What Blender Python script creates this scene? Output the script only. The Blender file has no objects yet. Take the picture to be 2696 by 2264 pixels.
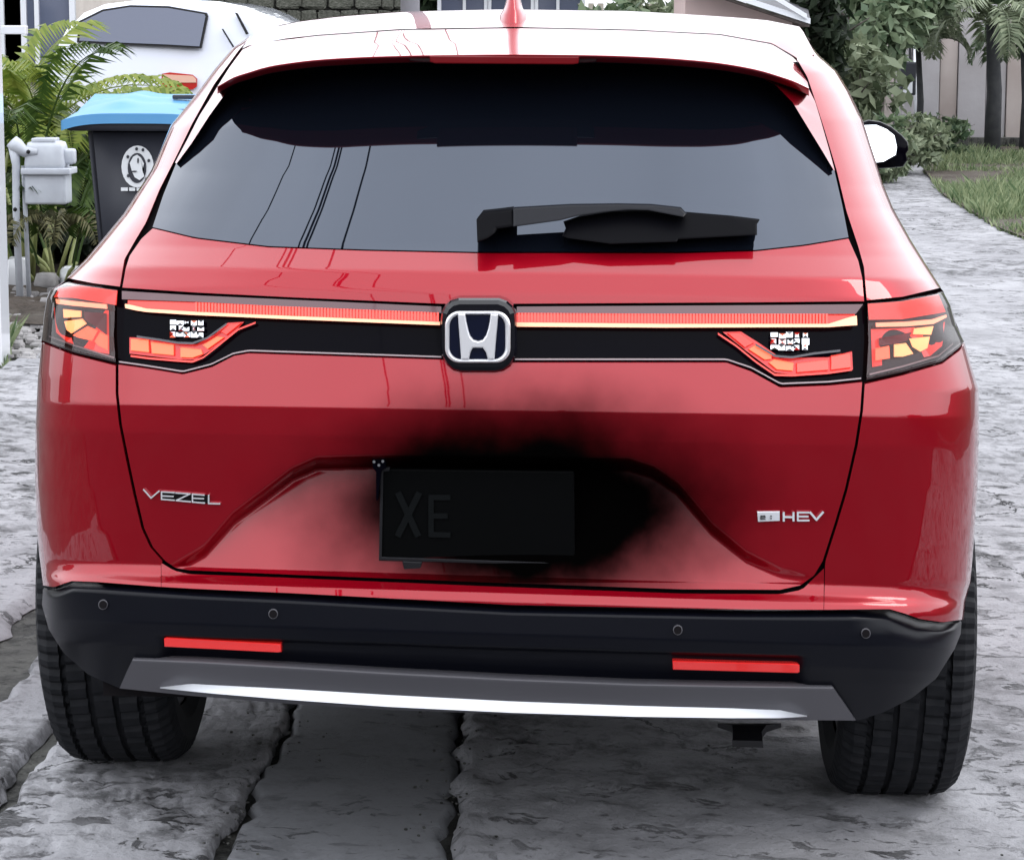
import bpy, bmesh, math, random
import numpy as np
from mathutils import Vector, Matrix
random.seed(7); rng = np.random.default_rng(7)
S = bpy.context.scene
C = S.collection
PI = math.pi

# ------------------------------------------------------------------ camera
K = 2100/2696; FP = 6713*K; CW, CH = 2100.0, 2264*K
CX, CD, CZ, YAW, PIT, ROL = .181, 4.0, 1.45, -.0335, .1555, .0025
CAM = np.array([CX, -CD, CZ])
Fw = np.array([math.sin(YAW)*math.cos(PIT), math.cos(YAW)*math.cos(PIT), -math.sin(PIT)])
Rt = np.cross(Fw, [0, 0, 1.]); Rt /= np.linalg.norm(Rt); Up = np.cross(Rt, Fw)
R2 = Rt*math.cos(ROL)+Up*math.sin(ROL); U2 = Up*math.cos(ROL)-Rt*math.sin(ROL)
cd = bpy.data.cameras.new('camera'); cam = bpy.data.objects.new('camera', cd); C.objects.link(cam)
cd.sensor_width = 36; cd.lens = 6713/2696*36; cd.clip_end = 2000; cd.clip_start = .05
m3 = Matrix((tuple(R2), tuple(U2), tuple(-Fw))).transposed()
cam.matrix_world = Matrix.Translation(Vector(CAM)) @ m3.to_4x4()
S.camera = cam

# ------------------------------------------------------------------ sky and sun
W = bpy.data.worlds.new('World'); S.world = W; W.use_nodes = True
nt = W.node_tree; nt.nodes.clear()
def N(nt, t, **k):
    n = nt.nodes.new(t)
    for a, b in k.items(): setattr(n, a, b)
    return n
out = N(nt, 'ShaderNodeOutputWorld'); bg = N(nt, 'ShaderNodeBackground')
sky = N(nt, 'ShaderNodeTexSky', sky_type='NISHITA', sun_disc=False)
SUN_EL, SUN_AZ = math.radians(52), math.radians(82)
sky.sun_elevation = SUN_EL; sky.sun_rotation = SUN_AZ
tc = N(nt, 'ShaderNodeTexCoord'); sep = N(nt, 'ShaderNodeSeparateXYZ')
nz = N(nt, 'ShaderNodeTexNoise'); nz.inputs['Scale'].default_value = 1.6; nz.inputs['Detail'].default_value = 4
mr = N(nt, 'ShaderNodeMapRange'); mr.inputs['From Min'].default_value = 0; mr.inputs['From Max'].default_value = .26; mr.interpolation_type = 'SMOOTHSTEP'
mr.inputs['To Min'].default_value = 15; mr.inputs['To Max'].default_value = 32     # overcast: brighter towards the zenith
mn = N(nt, 'ShaderNodeMapRange'); mn.inputs['From Min'].default_value = .3; mn.inputs['From Max'].default_value = .7
mn.inputs['To Min'].default_value = .85; mn.inputs['To Max'].default_value = 1.12
ml = N(nt, 'ShaderNodeMath', operation='MULTIPLY'); cl = N(nt, 'ShaderNodeVectorMath', operation='SCALE')
cl.inputs[0].default_value = (.95, .975, 1.03)
mx = N(nt, 'ShaderNodeMixRGB'); mx.inputs[0].default_value = .9
L = nt.links.new
L(tc.outputs['Generated'], sep.inputs[0]); L(sep.outputs['Z'], mr.inputs['Value']); L(tc.outputs['Generated'], nz.inputs['Vector'])
L(nz.outputs['Fac'], mn.inputs['Value']); L(mr.outputs[0], ml.inputs[0]); L(mn.outputs[0], ml.inputs[1])
L(ml.outputs[0], cl.inputs['Scale']); L(sky.outputs[0], mx.inputs[1]); L(cl.outputs[0], mx.inputs[2])
L(mx.outputs[0], bg.inputs['Color']); bg.inputs['Strength'].default_value = .1
L(bg.outputs[0], out.inputs[0])
sd = bpy.data.lights.new('sun', 'SUN'); sun = bpy.data.objects.new('sun', sd); C.objects.link(sun)
sd.energy = .8; sd.angle = math.radians(18); sd.color = (1, .96, .9)
sdir = Vector((math.cos(SUN_EL)*math.sin(SUN_AZ), math.cos(SUN_EL)*math.cos(SUN_AZ), math.sin(SUN_EL)))
sun.rotation_euler = sdir.to_track_quat('Z', 'Y').to_euler()
S.view_settings.view_transform = 'Standard'; S.view_settings.look = 'None'
S.view_settings.exposure = -0.15; S.view_settings.gamma = 1; S.view_settings.use_curve_mapping = False
S.render.engine = 'CYCLES'

# ------------------------------------------------------------------ helpers
def ray(u, v):
    return Fw+R2*(u-CW/2)/FP-U2*(v-CH/2)/FP
def hy(u, v, y):                      # point of the line of sight through (u, v) at depth y
    d = ray(u, v); return CAM+d*((y+CD)/d[1])
def hz(u, v, z):
    d = ray(u, v); return CAM+d*((z-CZ)/d[2])
def ip(x, pts):
    return float(np.interp(x, [p[0] for p in pts], [p[1] for p in pts]))
XF = {}
def link(ob, parent=None):
    C.objects.link(ob)
    if parent is not None:
        ob.parent = parent
        # parts are modelled in world space, so undo the transform of the thing's Empty
        ob.matrix_parent_inverse = XF[parent.name].inverted() if parent.name in XF else Matrix()
    return ob
def mesh(name, verts, faces, mat, parent=None, smooth=True, mats=None, fm=None):
    me = bpy.data.meshes.new(name); me.from_pydata([tuple(map(float, v)) for v in verts], [], faces)
    for m in (mats or [mat]): me.materials.append(m)
    if fm is not None: me.polygons.foreach_set('material_index', fm)
    me.polygons.foreach_set('use_smooth', [smooth]*len(me.polygons)); me.update()
    o = bpy.data.objects.new(name, me)
    return link(o, parent)
def frombm(name, bm, mat, parent=None, smooth=False):
    me = bpy.data.meshes.new(name); bmesh.ops.recalc_face_normals(bm, faces=bm.faces); bm.to_mesh(me); bm.free()
    me.materials.append(mat); me.polygons.foreach_set('use_smooth', [smooth]*len(me.polygons))
    return link(bpy.data.objects.new(name, me), parent)
def tag(o, label=None, cat=None, group=None, kind=None):
    if label: o['label'] = label
    if cat: o['category'] = cat
    if group: o['group'] = group
    if kind: o['kind'] = kind
    return o
def empty(name, loc, label, cat, group=None, rz=0):
    o = bpy.data.objects.new(name, None); C.objects.link(o); o.location = tuple(map(float, loc)); o.rotation_euler = (0, 0, rz)
    XF[o.name] = Matrix.Translation(o.location) @ Matrix.Rotation(rz, 4, 'Z')
    return tag(o, label, cat, group)
def setw(o): pass
def box(bm, c, s, rz=0, taper=1, bev=0, rx=0):
    r = bmesh.ops.create_cube(bm, size=1)
    for v in r['verts']:
        if v.co.z > 0: v.co.x *= taper; v.co.y *= taper
        v.co.x *= s[0]; v.co.y *= s[1]; v.co.z *= s[2]
    M = Matrix.Translation(Vector(tuple(map(float, c)))) @ Matrix.Rotation(rz, 4, 'Z') @ Matrix.Rotation(rx, 4, 'X')
    if bev:
        es = list({e for v in r['verts'] for e in v.link_edges})
        q = bmesh.ops.bevel(bm, geom=es, offset=bev, segments=2, affect='EDGES', profile=.6)
        vs = list({v for f in q['faces'] for v in f.verts} | {v for v in r['verts'] if v.is_valid})
    else: vs = r['verts']
    bmesh.ops.transform(bm, matrix=M, verts=vs)
def tube(bm, pts, rad, n=8, cap=True):
    pts = [Vector(tuple(map(float, p))) for p in pts]; rings = []
    rad = rad if isinstance(rad, (list, tuple)) else [rad]*len(pts)
    for i, p in enumerate(pts):
        t = (pts[min(i+1, len(pts)-1)]-pts[max(i-1, 0)]).normalized()
        a = t.orthogonal() if i == 0 else (pa-t*pa.dot(t))
        a.normalize(); pa = a; b = t.cross(a)
        rings.append([bm.verts.new(p+(a*math.cos(2*PI*k/n)+b*math.sin(2*PI*k/n))*rad[i]) for k in range(n)])
    for i in range(len(rings)-1):
        for k in range(n): bm.faces.new((rings[i][k], rings[i][(k+1) % n], rings[i+1][(k+1) % n], rings[i+1][k]))
    if cap: bm.faces.new(rings[0][::-1]); bm.faces.new(rings[-1])
def resample(pl, n):
    pl = np.array(pl, float); d = np.r_[0, np.cumsum(np.linalg.norm(np.diff(pl[:, :2], axis=0), axis=1))]; t = np.linspace(0, d[-1], n)
    return np.stack([np.interp(t, d, pl[:, i]) for i in range(pl.shape[1])], 1)
def coons(top, bot, lef, rig, nu, nv):
    T, B, Lc, Rc = resample(top, nu), resample(bot, nu), resample(lef, nv), resample(rig, nv)
    s = np.linspace(0, 1, nu)[None, :, None]; t = np.linspace(0, 1, nv)[:, None, None]
    return ((1-t)*T[None]+t*B[None]+(1-s)*Lc[:, None]+s*Rc[:, None]
            - ((1-s)*(1-t)*T[0]+s*(1-t)*T[-1]+(1-s)*t*B[0]+s*t*B[-1]))
def gridmesh(name, V, nv, nu, mat, parent=None, rim=0, rimdir=(0, 1, 0)):
    F = [(j*nu+i, (j+1)*nu+i, (j+1)*nu+i+1, j*nu+i+1) for j in range(nv-1) for i in range(nu-1)]
    V = [tuple(v) for v in V]
    if rim:
        loop = [i for i in range(nu)]+[j*nu+nu-1 for j in range(1, nv)]+[(nv-1)*nu+i for i in range(nu-2, -1, -1)]+[j*nu for j in range(nv-2, 0, -1)]
        b = len(V); n = len(loop); rd = np.array(rimdir)*rim
        V += [V[i] for i in loop]+[tuple(np.array(V[i])+rd) for i in loop]
        F += [(b+k, b+(k+1) % n, b+n+(k+1) % n, b+n+k) for k in range(n)]
    return mesh(name, V, F, mat, parent)

# ------------------------------------------------------------------ materials
def mat(name, col, rough=.5, metal=0, coat=0, spec=.5, em=None, ems=0, noise=None, bump=None, coatr=.03, ior=None):
    m = bpy.data.materials.new(name); m.use_nodes = True; t = m.node_tree; b = t.nodes['Principled BSDF']
    b.inputs['Base Color'].default_value = (*col, 1); b.inputs['Roughness'].default_value = rough
    b.inputs['Metallic'].default_value = metal; b.inputs['Coat Weight'].default_value = coat; b.inputs['Coat Roughness'].default_value = coatr
    b.inputs['Specular IOR Level'].default_value = spec
    if ior: b.inputs['IOR'].default_value = ior
    if em: b.inputs['Emission Color'].default_value = (*em, 1); b.inputs['Emission Strength'].default_value = ems
    tcn = N(t, 'ShaderNodeTexCoord')
    if noise:                          # (scale, amount, second colour)
        n = N(t, 'ShaderNodeTexNoise'); n.inputs['Scale'].default_value = noise[0]; n.inputs['Detail'].default_value = 6
        r = N(t, 'ShaderNodeMapRange'); r.inputs['From Min'].default_value = .35; r.inputs['From Max'].default_value = .65; r.inputs['To Max'].default_value = noise[1]
        x = N(t, 'ShaderNodeMixRGB'); x.inputs[1].default_value = (*col, 1); x.inputs[2].default_value = (*noise[2], 1)
        t.links.new(tcn.outputs['Object'], n.inputs['Vector']); t.links.new(n.outputs['Fac'], r.inputs['Value'])
        t.links.new(r.outputs[0], x.inputs[0]); t.links.new(x.outputs[0], b.inputs['Base Color'])
    if bump:
        n = N(t, 'ShaderNodeTexNoise'); n.inputs['Scale'].default_value = bump[0]; n.inputs['Detail'].default_value = 5
        q = N(t, 'ShaderNodeBump'); q.inputs['Strength'].default_value = bump[1]; q.inputs['Distance'].default_value = bump[2]
        t.links.new(tcn.outputs['Object'], n.inputs['Vector']); t.links.new(n.outputs['Fac'], q.inputs['Height']); t.links.new(q.outputs[0], b.inputs['Normal'])
    return m
RED = (.29, .0006, .009)
def paint(name, smudge=False):
    m = mat(name, RED, .38, .5, 1.0, .05, coatr=.015)
    t = m.node_tree; b = t.nodes['Principled BSDF']; b.inputs['Coat IOR'].default_value = 1.54
    tcn = t.nodes.new('ShaderNodeTexCoord'); n = N(t, 'ShaderNodeTexNoise'); n.inputs['Scale'].default_value = 1100; n.inputs['Detail'].default_value = 1
    q = N(t, 'ShaderNodeBump'); q.inputs['Strength'].default_value = .12; q.inputs['Distance'].default_value = .0004
    t.links.new(tcn.outputs['Object'], n.inputs['Vector']); t.links.new(n.outputs['Fac'], q.inputs['Height']); t.links.new(q.outputs[0], b.inputs['Normal'])
    if smudge:                        # black airbrushed redaction blot added around the number plate
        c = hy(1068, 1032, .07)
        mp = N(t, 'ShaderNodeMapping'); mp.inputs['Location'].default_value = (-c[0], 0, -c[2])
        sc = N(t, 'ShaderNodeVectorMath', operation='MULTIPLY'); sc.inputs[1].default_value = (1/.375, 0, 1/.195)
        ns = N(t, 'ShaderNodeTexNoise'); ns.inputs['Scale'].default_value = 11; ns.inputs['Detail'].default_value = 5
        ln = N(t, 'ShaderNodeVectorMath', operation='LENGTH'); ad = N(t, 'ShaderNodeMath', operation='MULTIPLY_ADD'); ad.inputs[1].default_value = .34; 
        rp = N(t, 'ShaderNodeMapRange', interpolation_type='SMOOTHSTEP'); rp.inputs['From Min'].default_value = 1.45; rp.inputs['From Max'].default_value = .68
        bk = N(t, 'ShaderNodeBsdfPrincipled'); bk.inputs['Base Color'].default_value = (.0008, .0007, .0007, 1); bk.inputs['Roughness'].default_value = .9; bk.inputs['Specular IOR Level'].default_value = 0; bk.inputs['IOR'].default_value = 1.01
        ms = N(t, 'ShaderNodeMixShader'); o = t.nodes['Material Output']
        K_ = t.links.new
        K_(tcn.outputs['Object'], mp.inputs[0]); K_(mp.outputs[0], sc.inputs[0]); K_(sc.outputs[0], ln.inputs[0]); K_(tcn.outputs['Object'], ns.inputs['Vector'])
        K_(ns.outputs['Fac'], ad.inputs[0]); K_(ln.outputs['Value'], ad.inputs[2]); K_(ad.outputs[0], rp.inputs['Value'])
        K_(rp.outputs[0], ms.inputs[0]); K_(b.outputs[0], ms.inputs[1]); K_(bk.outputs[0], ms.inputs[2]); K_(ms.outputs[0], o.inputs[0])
    return m
M_red = paint('red_metallic_paint'); M_redS = paint('red_metallic_paint_blotted', True)
M_gap = mat('dark_gap', (.006, .005, .006), .8, spec=.1)
M_glass = mat('privacy_glass', (.003, .004, .007), .01, 0, 0, .5, ior=1.8)
M_glass.node_tree.nodes['Principled BSDF'].inputs['Specular Tint'].default_value = (.80, .92, 1.15, 1)
M_clad = mat('black_cladding', (.0025, .003, .006), .38, 0, .3, .04, coatr=.28, bump=(900, .15, .0005))
M_gloss = mat('gloss_black', (.0012, .001, .003), .15, 0, .03, .03)
M_pod = mat('badge_black', (.003, .003, .006), .12, 0, .6, .3)
M_rub = mat('black_rubber', (.006, .006, .008), .5, spec=.25)
M_garn = mat('satin_grey_trim', (.075, .073, .083), .38, .1)
M_alu = mat('satin_silver', (.70, .72, .76), .4, .35)
M_chrome = mat('chrome', (.85, .86, .88), .08, 1)
M_refl = mat('red_reflector_with_glow', (.75, .012, .012), .25, 0, 1, em=(1, .03, .02), ems=.18)  # weak glow added, though a reflector is no lamp
M_lampred = mat('lamp_red_lit', (.6, .02, .01), .3, 0, .6, em=(1, .05, .03), ems=.55)
M_lampor = mat('lamp_segment_lit', (.8, .15, .06), .3, em=(1, .15, .07), ems=1.0)
M_lampyl = mat('lamp_segment_hot', (.9, .5, .2), .3, em=(1, .40, .17), ems=1.1)
M_lampln = mat('light_line_lit', (.9, .5, .3), .3, em=(1, .28, .17), ems=.95)
M_lampdim = mat('lamp_red_glow', (.4, .01, .01), .3, 0, .5, em=(1, .035, .025), ems=.32)
M_lampbk = mat('lamp_housing', (.018, .002, .004), .25, 0, .15, .2)
M_smoke = mat('smoked_red_lens', (.075, .012, .02), .12, 0, 1)
M_brake = mat('brake_lens', (.13, .001, .004), .25, 0, .1, .2)
M_tyre = mat('tyre_rubber', (.006, .007, .009), .75, spec=.2, noise=(40, .6, (.017, .017, .02)), bump=(300, .3, .001))
M_navy = mat('emblem_navy', (.001, .003, .016), .2, 0, .3, .3)
M_trim = mat('thin_trim', (.30, .24, .25), .3, .3)
M_badge = mat('brushed_chrome', (.80, .80, .83), .32, .55)
M_plate = mat('plate_black', (.0012, .0014, .0016), .5, spec=.04)
M_platech = mat('plate_characters', (.0042, .005, .0055), .5, spec=.05)
M_white = mat('white_paint', (.72, .74, .78), .3, 0, 1, noise=(3, .2, (.62, .64, .68)))
def lens():
    m = bpy.data.materials.new('clear_lens'); m.use_nodes = True; t = m.node_tree; t.nodes.clear()
    o = N(t, 'ShaderNodeOutputMaterial'); a = N(t, 'ShaderNodeBsdfTransparent'); g = N(t, 'ShaderNodeBsdfGlossy'); f = N(t, 'ShaderNodeFresnel'); x = N(t, 'ShaderNodeMixShader')
    a.inputs[0].default_value = (1, .9, .9, 1); g.inputs['Roughness'].default_value = .02; f.inputs[0].default_value = 1.5
    t.links.new(f.outputs[0], x.inputs[0]); t.links.new(a.outputs[0], x.inputs[1]); t.links.new(g.outputs[0], x.inputs[2]); t.links.new(x.outputs[0], o.inputs[0]); return m
M_lens = lens()

# ------------------------------------------------------------------ ground height
PL, PR = hy(225, 1560, .72), hy(1855, 1629, .72); PL[2] -= .011; PR[2] -= .011
GA = (PR[2]-PL[2])/(PR[0]-PL[0]); GB = PL[2]-GA*PL[0]
def G(x, y):
    x = np.asarray(x, float); xx = np.clip(x, -2.6, 2.6)
    return GB+GA*xx
def gp(u, v):                          # point of the ground seen at (u, v)
    p = hz(u, v, 0)
    for _ in range(8): p = hz(u, v, float(G(p[0], p[1])))
    return p

# =================================================================== THE RED CAR
car = empty('red_suv', (0, 2.1, GB), 'red crossover car seen from behind, parked on the concrete road with its tail lights lit', 'car')
SL = [(40, 560), (52, 540), (75, 512), (99, 477), (147, 437), (195, 401), (258, 350), (350, 310), (437, 254), (485, 215), (532, 175), (572, 135), (592, 104), (612, 96), (652, 90), (701, 85), (772, 78), (878, 72), (1001, 72), (1090, 76), (1160, 83), (1206, 88), (1300, 95), (1400, 130), (1490, 165)]
SR = [(40, 1610), (55, 1645), (90, 1660), (115, 1681), (147, 1717), (187, 1741), (246, 1769), (330, 1796), (381, 1812), (429, 1832), (493, 1868), (544, 1900), (592, 1931), (628, 1950), (668, 1962), (701, 1978), (800, 2007), (878, 2008), (1001, 2005), (1125, 1996), (1195, 1990), (1231, 1980), (1300, 1972), (1400, 1945), (1490, 1900)]
def shift(u, v): return v-(u-1022)*ip(v, [(130, 0), (600, .017), (830, .015), (1190, .03), (1480, .035)])
BASE = [(40, .85), (100, .60), (128, .49), (515, .139), (560, .088), (600, .070), (841, .012), (900, .014), (1180, .04), (1200, .03), (1216, .012), (1232, .004), (1300, .0), (1345, .01), (1480, .09)]
RT = [(225, 1190), (330, 1172), (420, 1120), (480, 1052), (550, 1000), (600, 962), (650, 940), (800, 936), (1050, 938), (1290, 942), (1340, 958), (1390, 992), (1460, 1075), (1530, 1132), (1600, 1165), (1700, 1190)]
def sfrac(u, v):
    l, r = ip(v, SL), ip(v, SR); return max(-1., min(1., (u-(l+r)/2)/((r-l)/2)))
def D(u, v):
    s = abs(sfrac(u, v)); vv = shift(u, v)
    A = ip(v, [(100, .50), (500, .45), (620, .36), (1200, .36), (1480, .42)])
    n = ip(v, [(100, 4.2), (600, 4.6), (1480, 5.0)])
    d = ip(vv, BASE)+.03*s*s+A*(1-(1-s**n)**(1/n))
    if 900 < v < 1215 and 225 < u < 1700:      # recess round the number plate
        b = ip(u, RT)
        if v > b-4:
            t = min(1, (v-b+4)/28); t = t*t*(3-2*t)
            d += t*.085*max(0, (1195-v))/(1195-938)
    return d
def panel(name, top, bot, lef, rig, nu, nv, m, off=0, parent=None, rim=.014, fn=None, inset=0):
    g = coons(top, bot, lef, rig, nu, nv)
    if inset:
        c = g.reshape(-1, 2).mean(0)
    V = []
    for j in range(nv):
        for i in range(nu):
            u, v = g[j, i, :2]; e = fn(u, v) if fn else 0
            V.append(hy(u, v, D(u, v)+off+e))
    return gridmesh(name, V, nv, nu, m, parent or car, rim)
smL = [(493, 103), (441, 175), (397, 254), (360, 330), (330, 389), (302, 457), (278, 497), (258, 532), (248, 592), (238, 620), (236, 701), (240, 743), (240, 807), (247, 871), (261, 941), (276, 1012), (293, 1083), (311, 1122), (336, 1150), (357, 1164), (389, 1172)]
smR = [(1630, 119), (1653, 159), (1665, 195), (1689, 270), (1713, 350), (1733, 433), (1757, 505), (1769, 548), (1775, 620), (1777, 701), (1771, 782), (1767, 842), (1756, 913), (1735, 1005), (1714, 1075), (1690, 1150), (1672, 1180), (1640, 1203), (1600, 1213)]
def cut(pl, a, b, dx=0, dy=0):
    f = [(v, u) for u, v in pl]; r = [(ip(a, f)+dx, a+dy)]
    r += [(u+dx, v+dy) for u, v in pl if a < v < b]; r.append((ip(b, f)+dx, b+dy)); return r
def side(pl, a, b, dx=0):
    r = [(ip(a, pl)+dx, a)]+[(u+dx, v) for v, u in pl if a < v < b]+[(ip(b, pl)+dx, b)]; return r
g_ = 3
# tailgate, lower panel (with plate recess)
top = [(243, 748), (300, 756), (375, 768), (435, 753), (480, 730), (510, 725), (905, 738), (1050, 744), (1490, 744), (1540, 762), (1600, 795), (1700, 791), (1768, 784)]
tg_low = panel('tailgate', top, [(389, 1169), (600, 1178), (800, 1186), (1000, 1194), (1200, 1201), (1400, 1208), (1600, 1209)],
      [(243, 748)]+cut(smL, 780, 1164, g_)+[(389, 1169)], [(1768, 784)]+cut(smR, 800, 1200, -g_)+[(1600, 1209)], 420, 170, M_redS)
# tailgate, shoulder panel below the glass
panel('tailgate_shoulder', [(313, 469), (400, 490), (550, 508), (750, 515), (980, 520), (1400, 520), (1550, 516), (1650, 505), (1740, 490)],
      [(251, 590), (400, 600), (600, 610), (905, 623), (1060, 623), (1560, 620), (1772, 618)],
      [(313, 469), (290, 490), (266, 525), (258, 550), (251, 590)], [(1740, 490), (1760, 535), (1768, 570), (1772, 618)], 120, 26, M_red)
# dark backing that shows in the gaps
panel('inner_shell', [(470, 118), (700, 100), (1050, 95), (1400, 100), (1650, 130)], [(200, 1210), (600, 1222), (1050, 1238), (1500, 1245), (1850, 1245)],
      [(470, 118), (380, 250), (270, 480), (200, 600), (180, 800), (190, 1000), (200, 1210)], [(1650, 130), (1740, 350), (1800, 500), (1850, 620), (1850, 800), (1860, 1000), (1850, 1245)], 80, 80, M_gap, .035, rim=0)
# rear window
glass = panel('rear_window', [(470, 148), (560, 122), (1050, 100), (1500, 118), (1655, 172)], [(313, 466), (400, 487), (550, 505), (750, 512), (980, 517), (1400, 517), (1550, 513), (1650, 502), (1740, 487)],
      [(470, 148), (409, 238), (362, 334), (335, 400), (313, 466)], [(1655, 172), (1685, 254), (1711, 350), (1727, 420), (1740, 487)], 90, 40, M_glass, .004)
# quarter panels and pillars
pil_l = panel('rear_pillar', [(512, 78), (503, 90), (493, 100)][0:3], [(137, 575), (190, 585), (243, 591)], side(SL, 75, 572)[0:1]+side(SL, 99, 570)[0:], cut(smL, 104, 588, -g_), 26, 90, M_red)
pil_r = panel('rear_pillar', [(1634, 112), (1655, 100), (1664, 92)], [(1779, 619), (1850, 613), (1925, 596)], cut(smR, 122, 616, g_), side(SR, 94, 590), 30, 90, M_red)
qb = [(92, 1204), (115, 1207), (150, 1194), (200, 1195), (250, 1199), (310, 1203), (400, 1207), (600, 1216), (800, 1227), (1050, 1240), (1500, 1249), (1700, 1250), (1820, 1250), (1852, 1260), (1880, 1271), (1925, 1278), (1966, 1273)]
qp_l = panel('rear_quarter_panel', [(86, 703), (150, 727), (236, 747)], [(92, 1204), (115, 1207), (150, 1194), (200, 1195), (330, 1203)], side(SL, 703, 1200), cut(smL, 750, 1150, -g_)+[(330, 1160), (330, 1203)], 44, 90, M_red)
qp_r = panel('rear_quarter_panel', [(1775, 783), (1850, 767), (1930, 745), (1966, 718), (1975, 703)], [(1690, 1250), (1820, 1250), (1852, 1260), (1880, 1271), (1925, 1278), (1966, 1273)], cut(smR, 788, 1150, g_)+[(1692, 1165), (1690, 1250)], side(SR, 703, 1270), 44, 90, M_red)
panel('rear_bumper', [(331, 1154), (357, 1170), (389, 1177), (600, 1185), (1000, 1202), (1400, 1217), (1600, 1218), (1645, 1209), (1690, 1165)],
      [(331, 1203), (400, 1207), (600, 1216), (1050, 1240), (1500, 1249), (1689, 1250)], [(331, 1154), (331, 1203)], [(1690, 1165), (1689, 1250)], 120, 14, M_red, rim=0)
# black cladding
ct = [(88, 1208), (115, 1211), (150, 1197), (200, 1198), (400, 1210), (600, 1219), (800, 1230), (1050, 1243), (1500, 1252), (1700, 1253), (1820, 1253), (1852, 1263), (1880, 1274), (1925, 1281), (1972, 1276)]
cb = [(100, 1290), (130, 1338), (180, 1382), (245, 1411), (400, 1400), (800, 1420), (1050, 1430), (1500, 1440), (1700, 1450), (1755, 1478), (1810, 1461), (1870, 1431), (1920, 1391), (1958, 1330)]
def cladfn(u, v):
    dv = v-ip(u, ct); e = 0
    if dv < 16: e += .022*(1-dv/16)**1.5
    st = ip(u, [(300, 1302), (430, 1306), (1050, 1328), (1500, 1340), (1680, 1345)])
    if 325 < u < 1655 and v > st:
        w = min(1, (u-325)/30, (1655-u)/30, (v-st)/5); e += .022*w
    if u > 1750: e += .035*max(0, 1-dv/60)*min(1, (u-1750)/120)*max(0, 1-max(0, dv)/50)
    return e
panel('bumper_cladding', ct, cb, [(88, 1208), (86, 1240), (100, 1290)], [(1972, 1276), (1970, 1300), (1958, 1330)], 240, 60, M_clad, 0, fn=cladfn)
# grey lower garnish + bevel whose sky highlight is put into silver colour
gt = [(275, 1346), (400, 1350), (600, 1361), (800, 1373), (1050, 1386), (1300, 1396), (1500, 1400), (1704, 1403)]
gb = [(245, 1411), (400, 1427), (600, 1443), (800, 1455), (1050, 1464), (1300, 1472), (1500, 1475), (1755, 1477)]
def garnfn(u, v):
    t = ip(u, gt); b = ip(u, gb); k = (v-t)/(b-t); return -.012-.004*k+(.016*(1-k/.10) if k < .10 else 0)
panel('lower_garnish', gt, gb, [(275, 1346), (262, 1372), (245, 1411)], [(1704, 1403), (1730, 1440), (1755, 1477)], 160, 24, M_garn, 0, fn=garnfn, rim=.05)
sT = [(328, 1409), (391, 1402), (600, 1413), (800, 1425), (1052, 1438), (1300, 1447), (1500, 1452), (1600, 1456), (1655, 1467)]
sB = [(328, 1411), (440, 1422), (600, 1435), (800, 1449), (1052, 1461), (1300, 1469), (1500, 1472), (1600, 1472), (1655, 1469)]
def stripfn(u, v):
    t = ip(u, sT); b = max(t+1, ip(u, sB)); return -.016-.022*(v-t)/max(6, b-t)
panel('bevel_highlight', sT, sB, [(328, 1409), (328, 1411)], [(1655, 1467), (1655, 1469)], 120, 8, M_alu, 0, fn=stripfn, rim=.01)
# polygon plates standing on the body surface
def plate(name, pts, m, off, thick, parent=None, bev=0.0, sub=0, flat=None):
    bm = bmesh.new(); P = []
    dm = flat if flat is not None else None
    for u, v in pts: P.append(hy(u, v, (dm if dm is not None else D(u, v))+off))
    f = [bm.verts.new(p) for p in P]; b = [bm.verts.new(p+np.array([0, thick, 0])) for p in P]; n = len(P)
    ff = bm.faces.new(f); bm.faces.new(b[::-1])
    for i in range(n): bm.faces.new((f[i], b[i], b[(i+1) % n], f[(i+1) % n]))
    bmesh.ops.recalc_face_normals(bm, faces=bm.faces)
    if bev: bmesh.ops.bevel(bm, geom=list(ff.edges), offset=bev, segments=2, affect='EDGES', profile=.5, clamp_overlap=True)
    bmesh.ops.triangulate(bm, faces=[f for f in bm.faces if len(f.verts) > 4])
    return frombm(name, bm, m, parent or car)
def rrect(x0, y0, x1, y1, r, n=6, sk=0):
    P = []
    for cx, cy, a in ((x1-r, y0+r, -90), (x1-r, y1-r, 0), (x0+r, y1-r, 90), (x0+r, y0+r, 180)):
        for i in range(n+1):
            t = math.radians(a+90*i/n); P.append((cx+r*math.cos(t), cy+r*math.sin(t)))
    return [(x, y+sk*(x-(x0+x1)/2)) for x, y in P]
# reflectors
plate('rear_reflector', [(336, 1309), (341, 1307), (576, 1320), (577, 1337), (570, 1338), (337, 1326)], M_refl, .002, .03, bev=.0015)
plate('rear_reflector', [(1379, 1355), (1636, 1361), (1640, 1364), (1640, 1378), (1635, 1380), (1380, 1373)], M_refl, .002, .03, bev=.0015)
for (u, v) in ((211, 1240), (560, 1259), (1390, 1292), (1776, 1299)):
    s_ = plate('parking_sensor', [(u+10*math.cos(a), v+10.5*math.sin(a)) for a in np.linspace(0, 2*PI, 17)[:-1]], M_garn, -.003, .03, bev=.001)
    plate('sensor_face', [(u+8*math.cos(a), v+8.5*math.sin(a)) for a in np.linspace(0, 2*PI, 13)[:-1]], M_gap, -.0045, .01, parent=s_)
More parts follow.
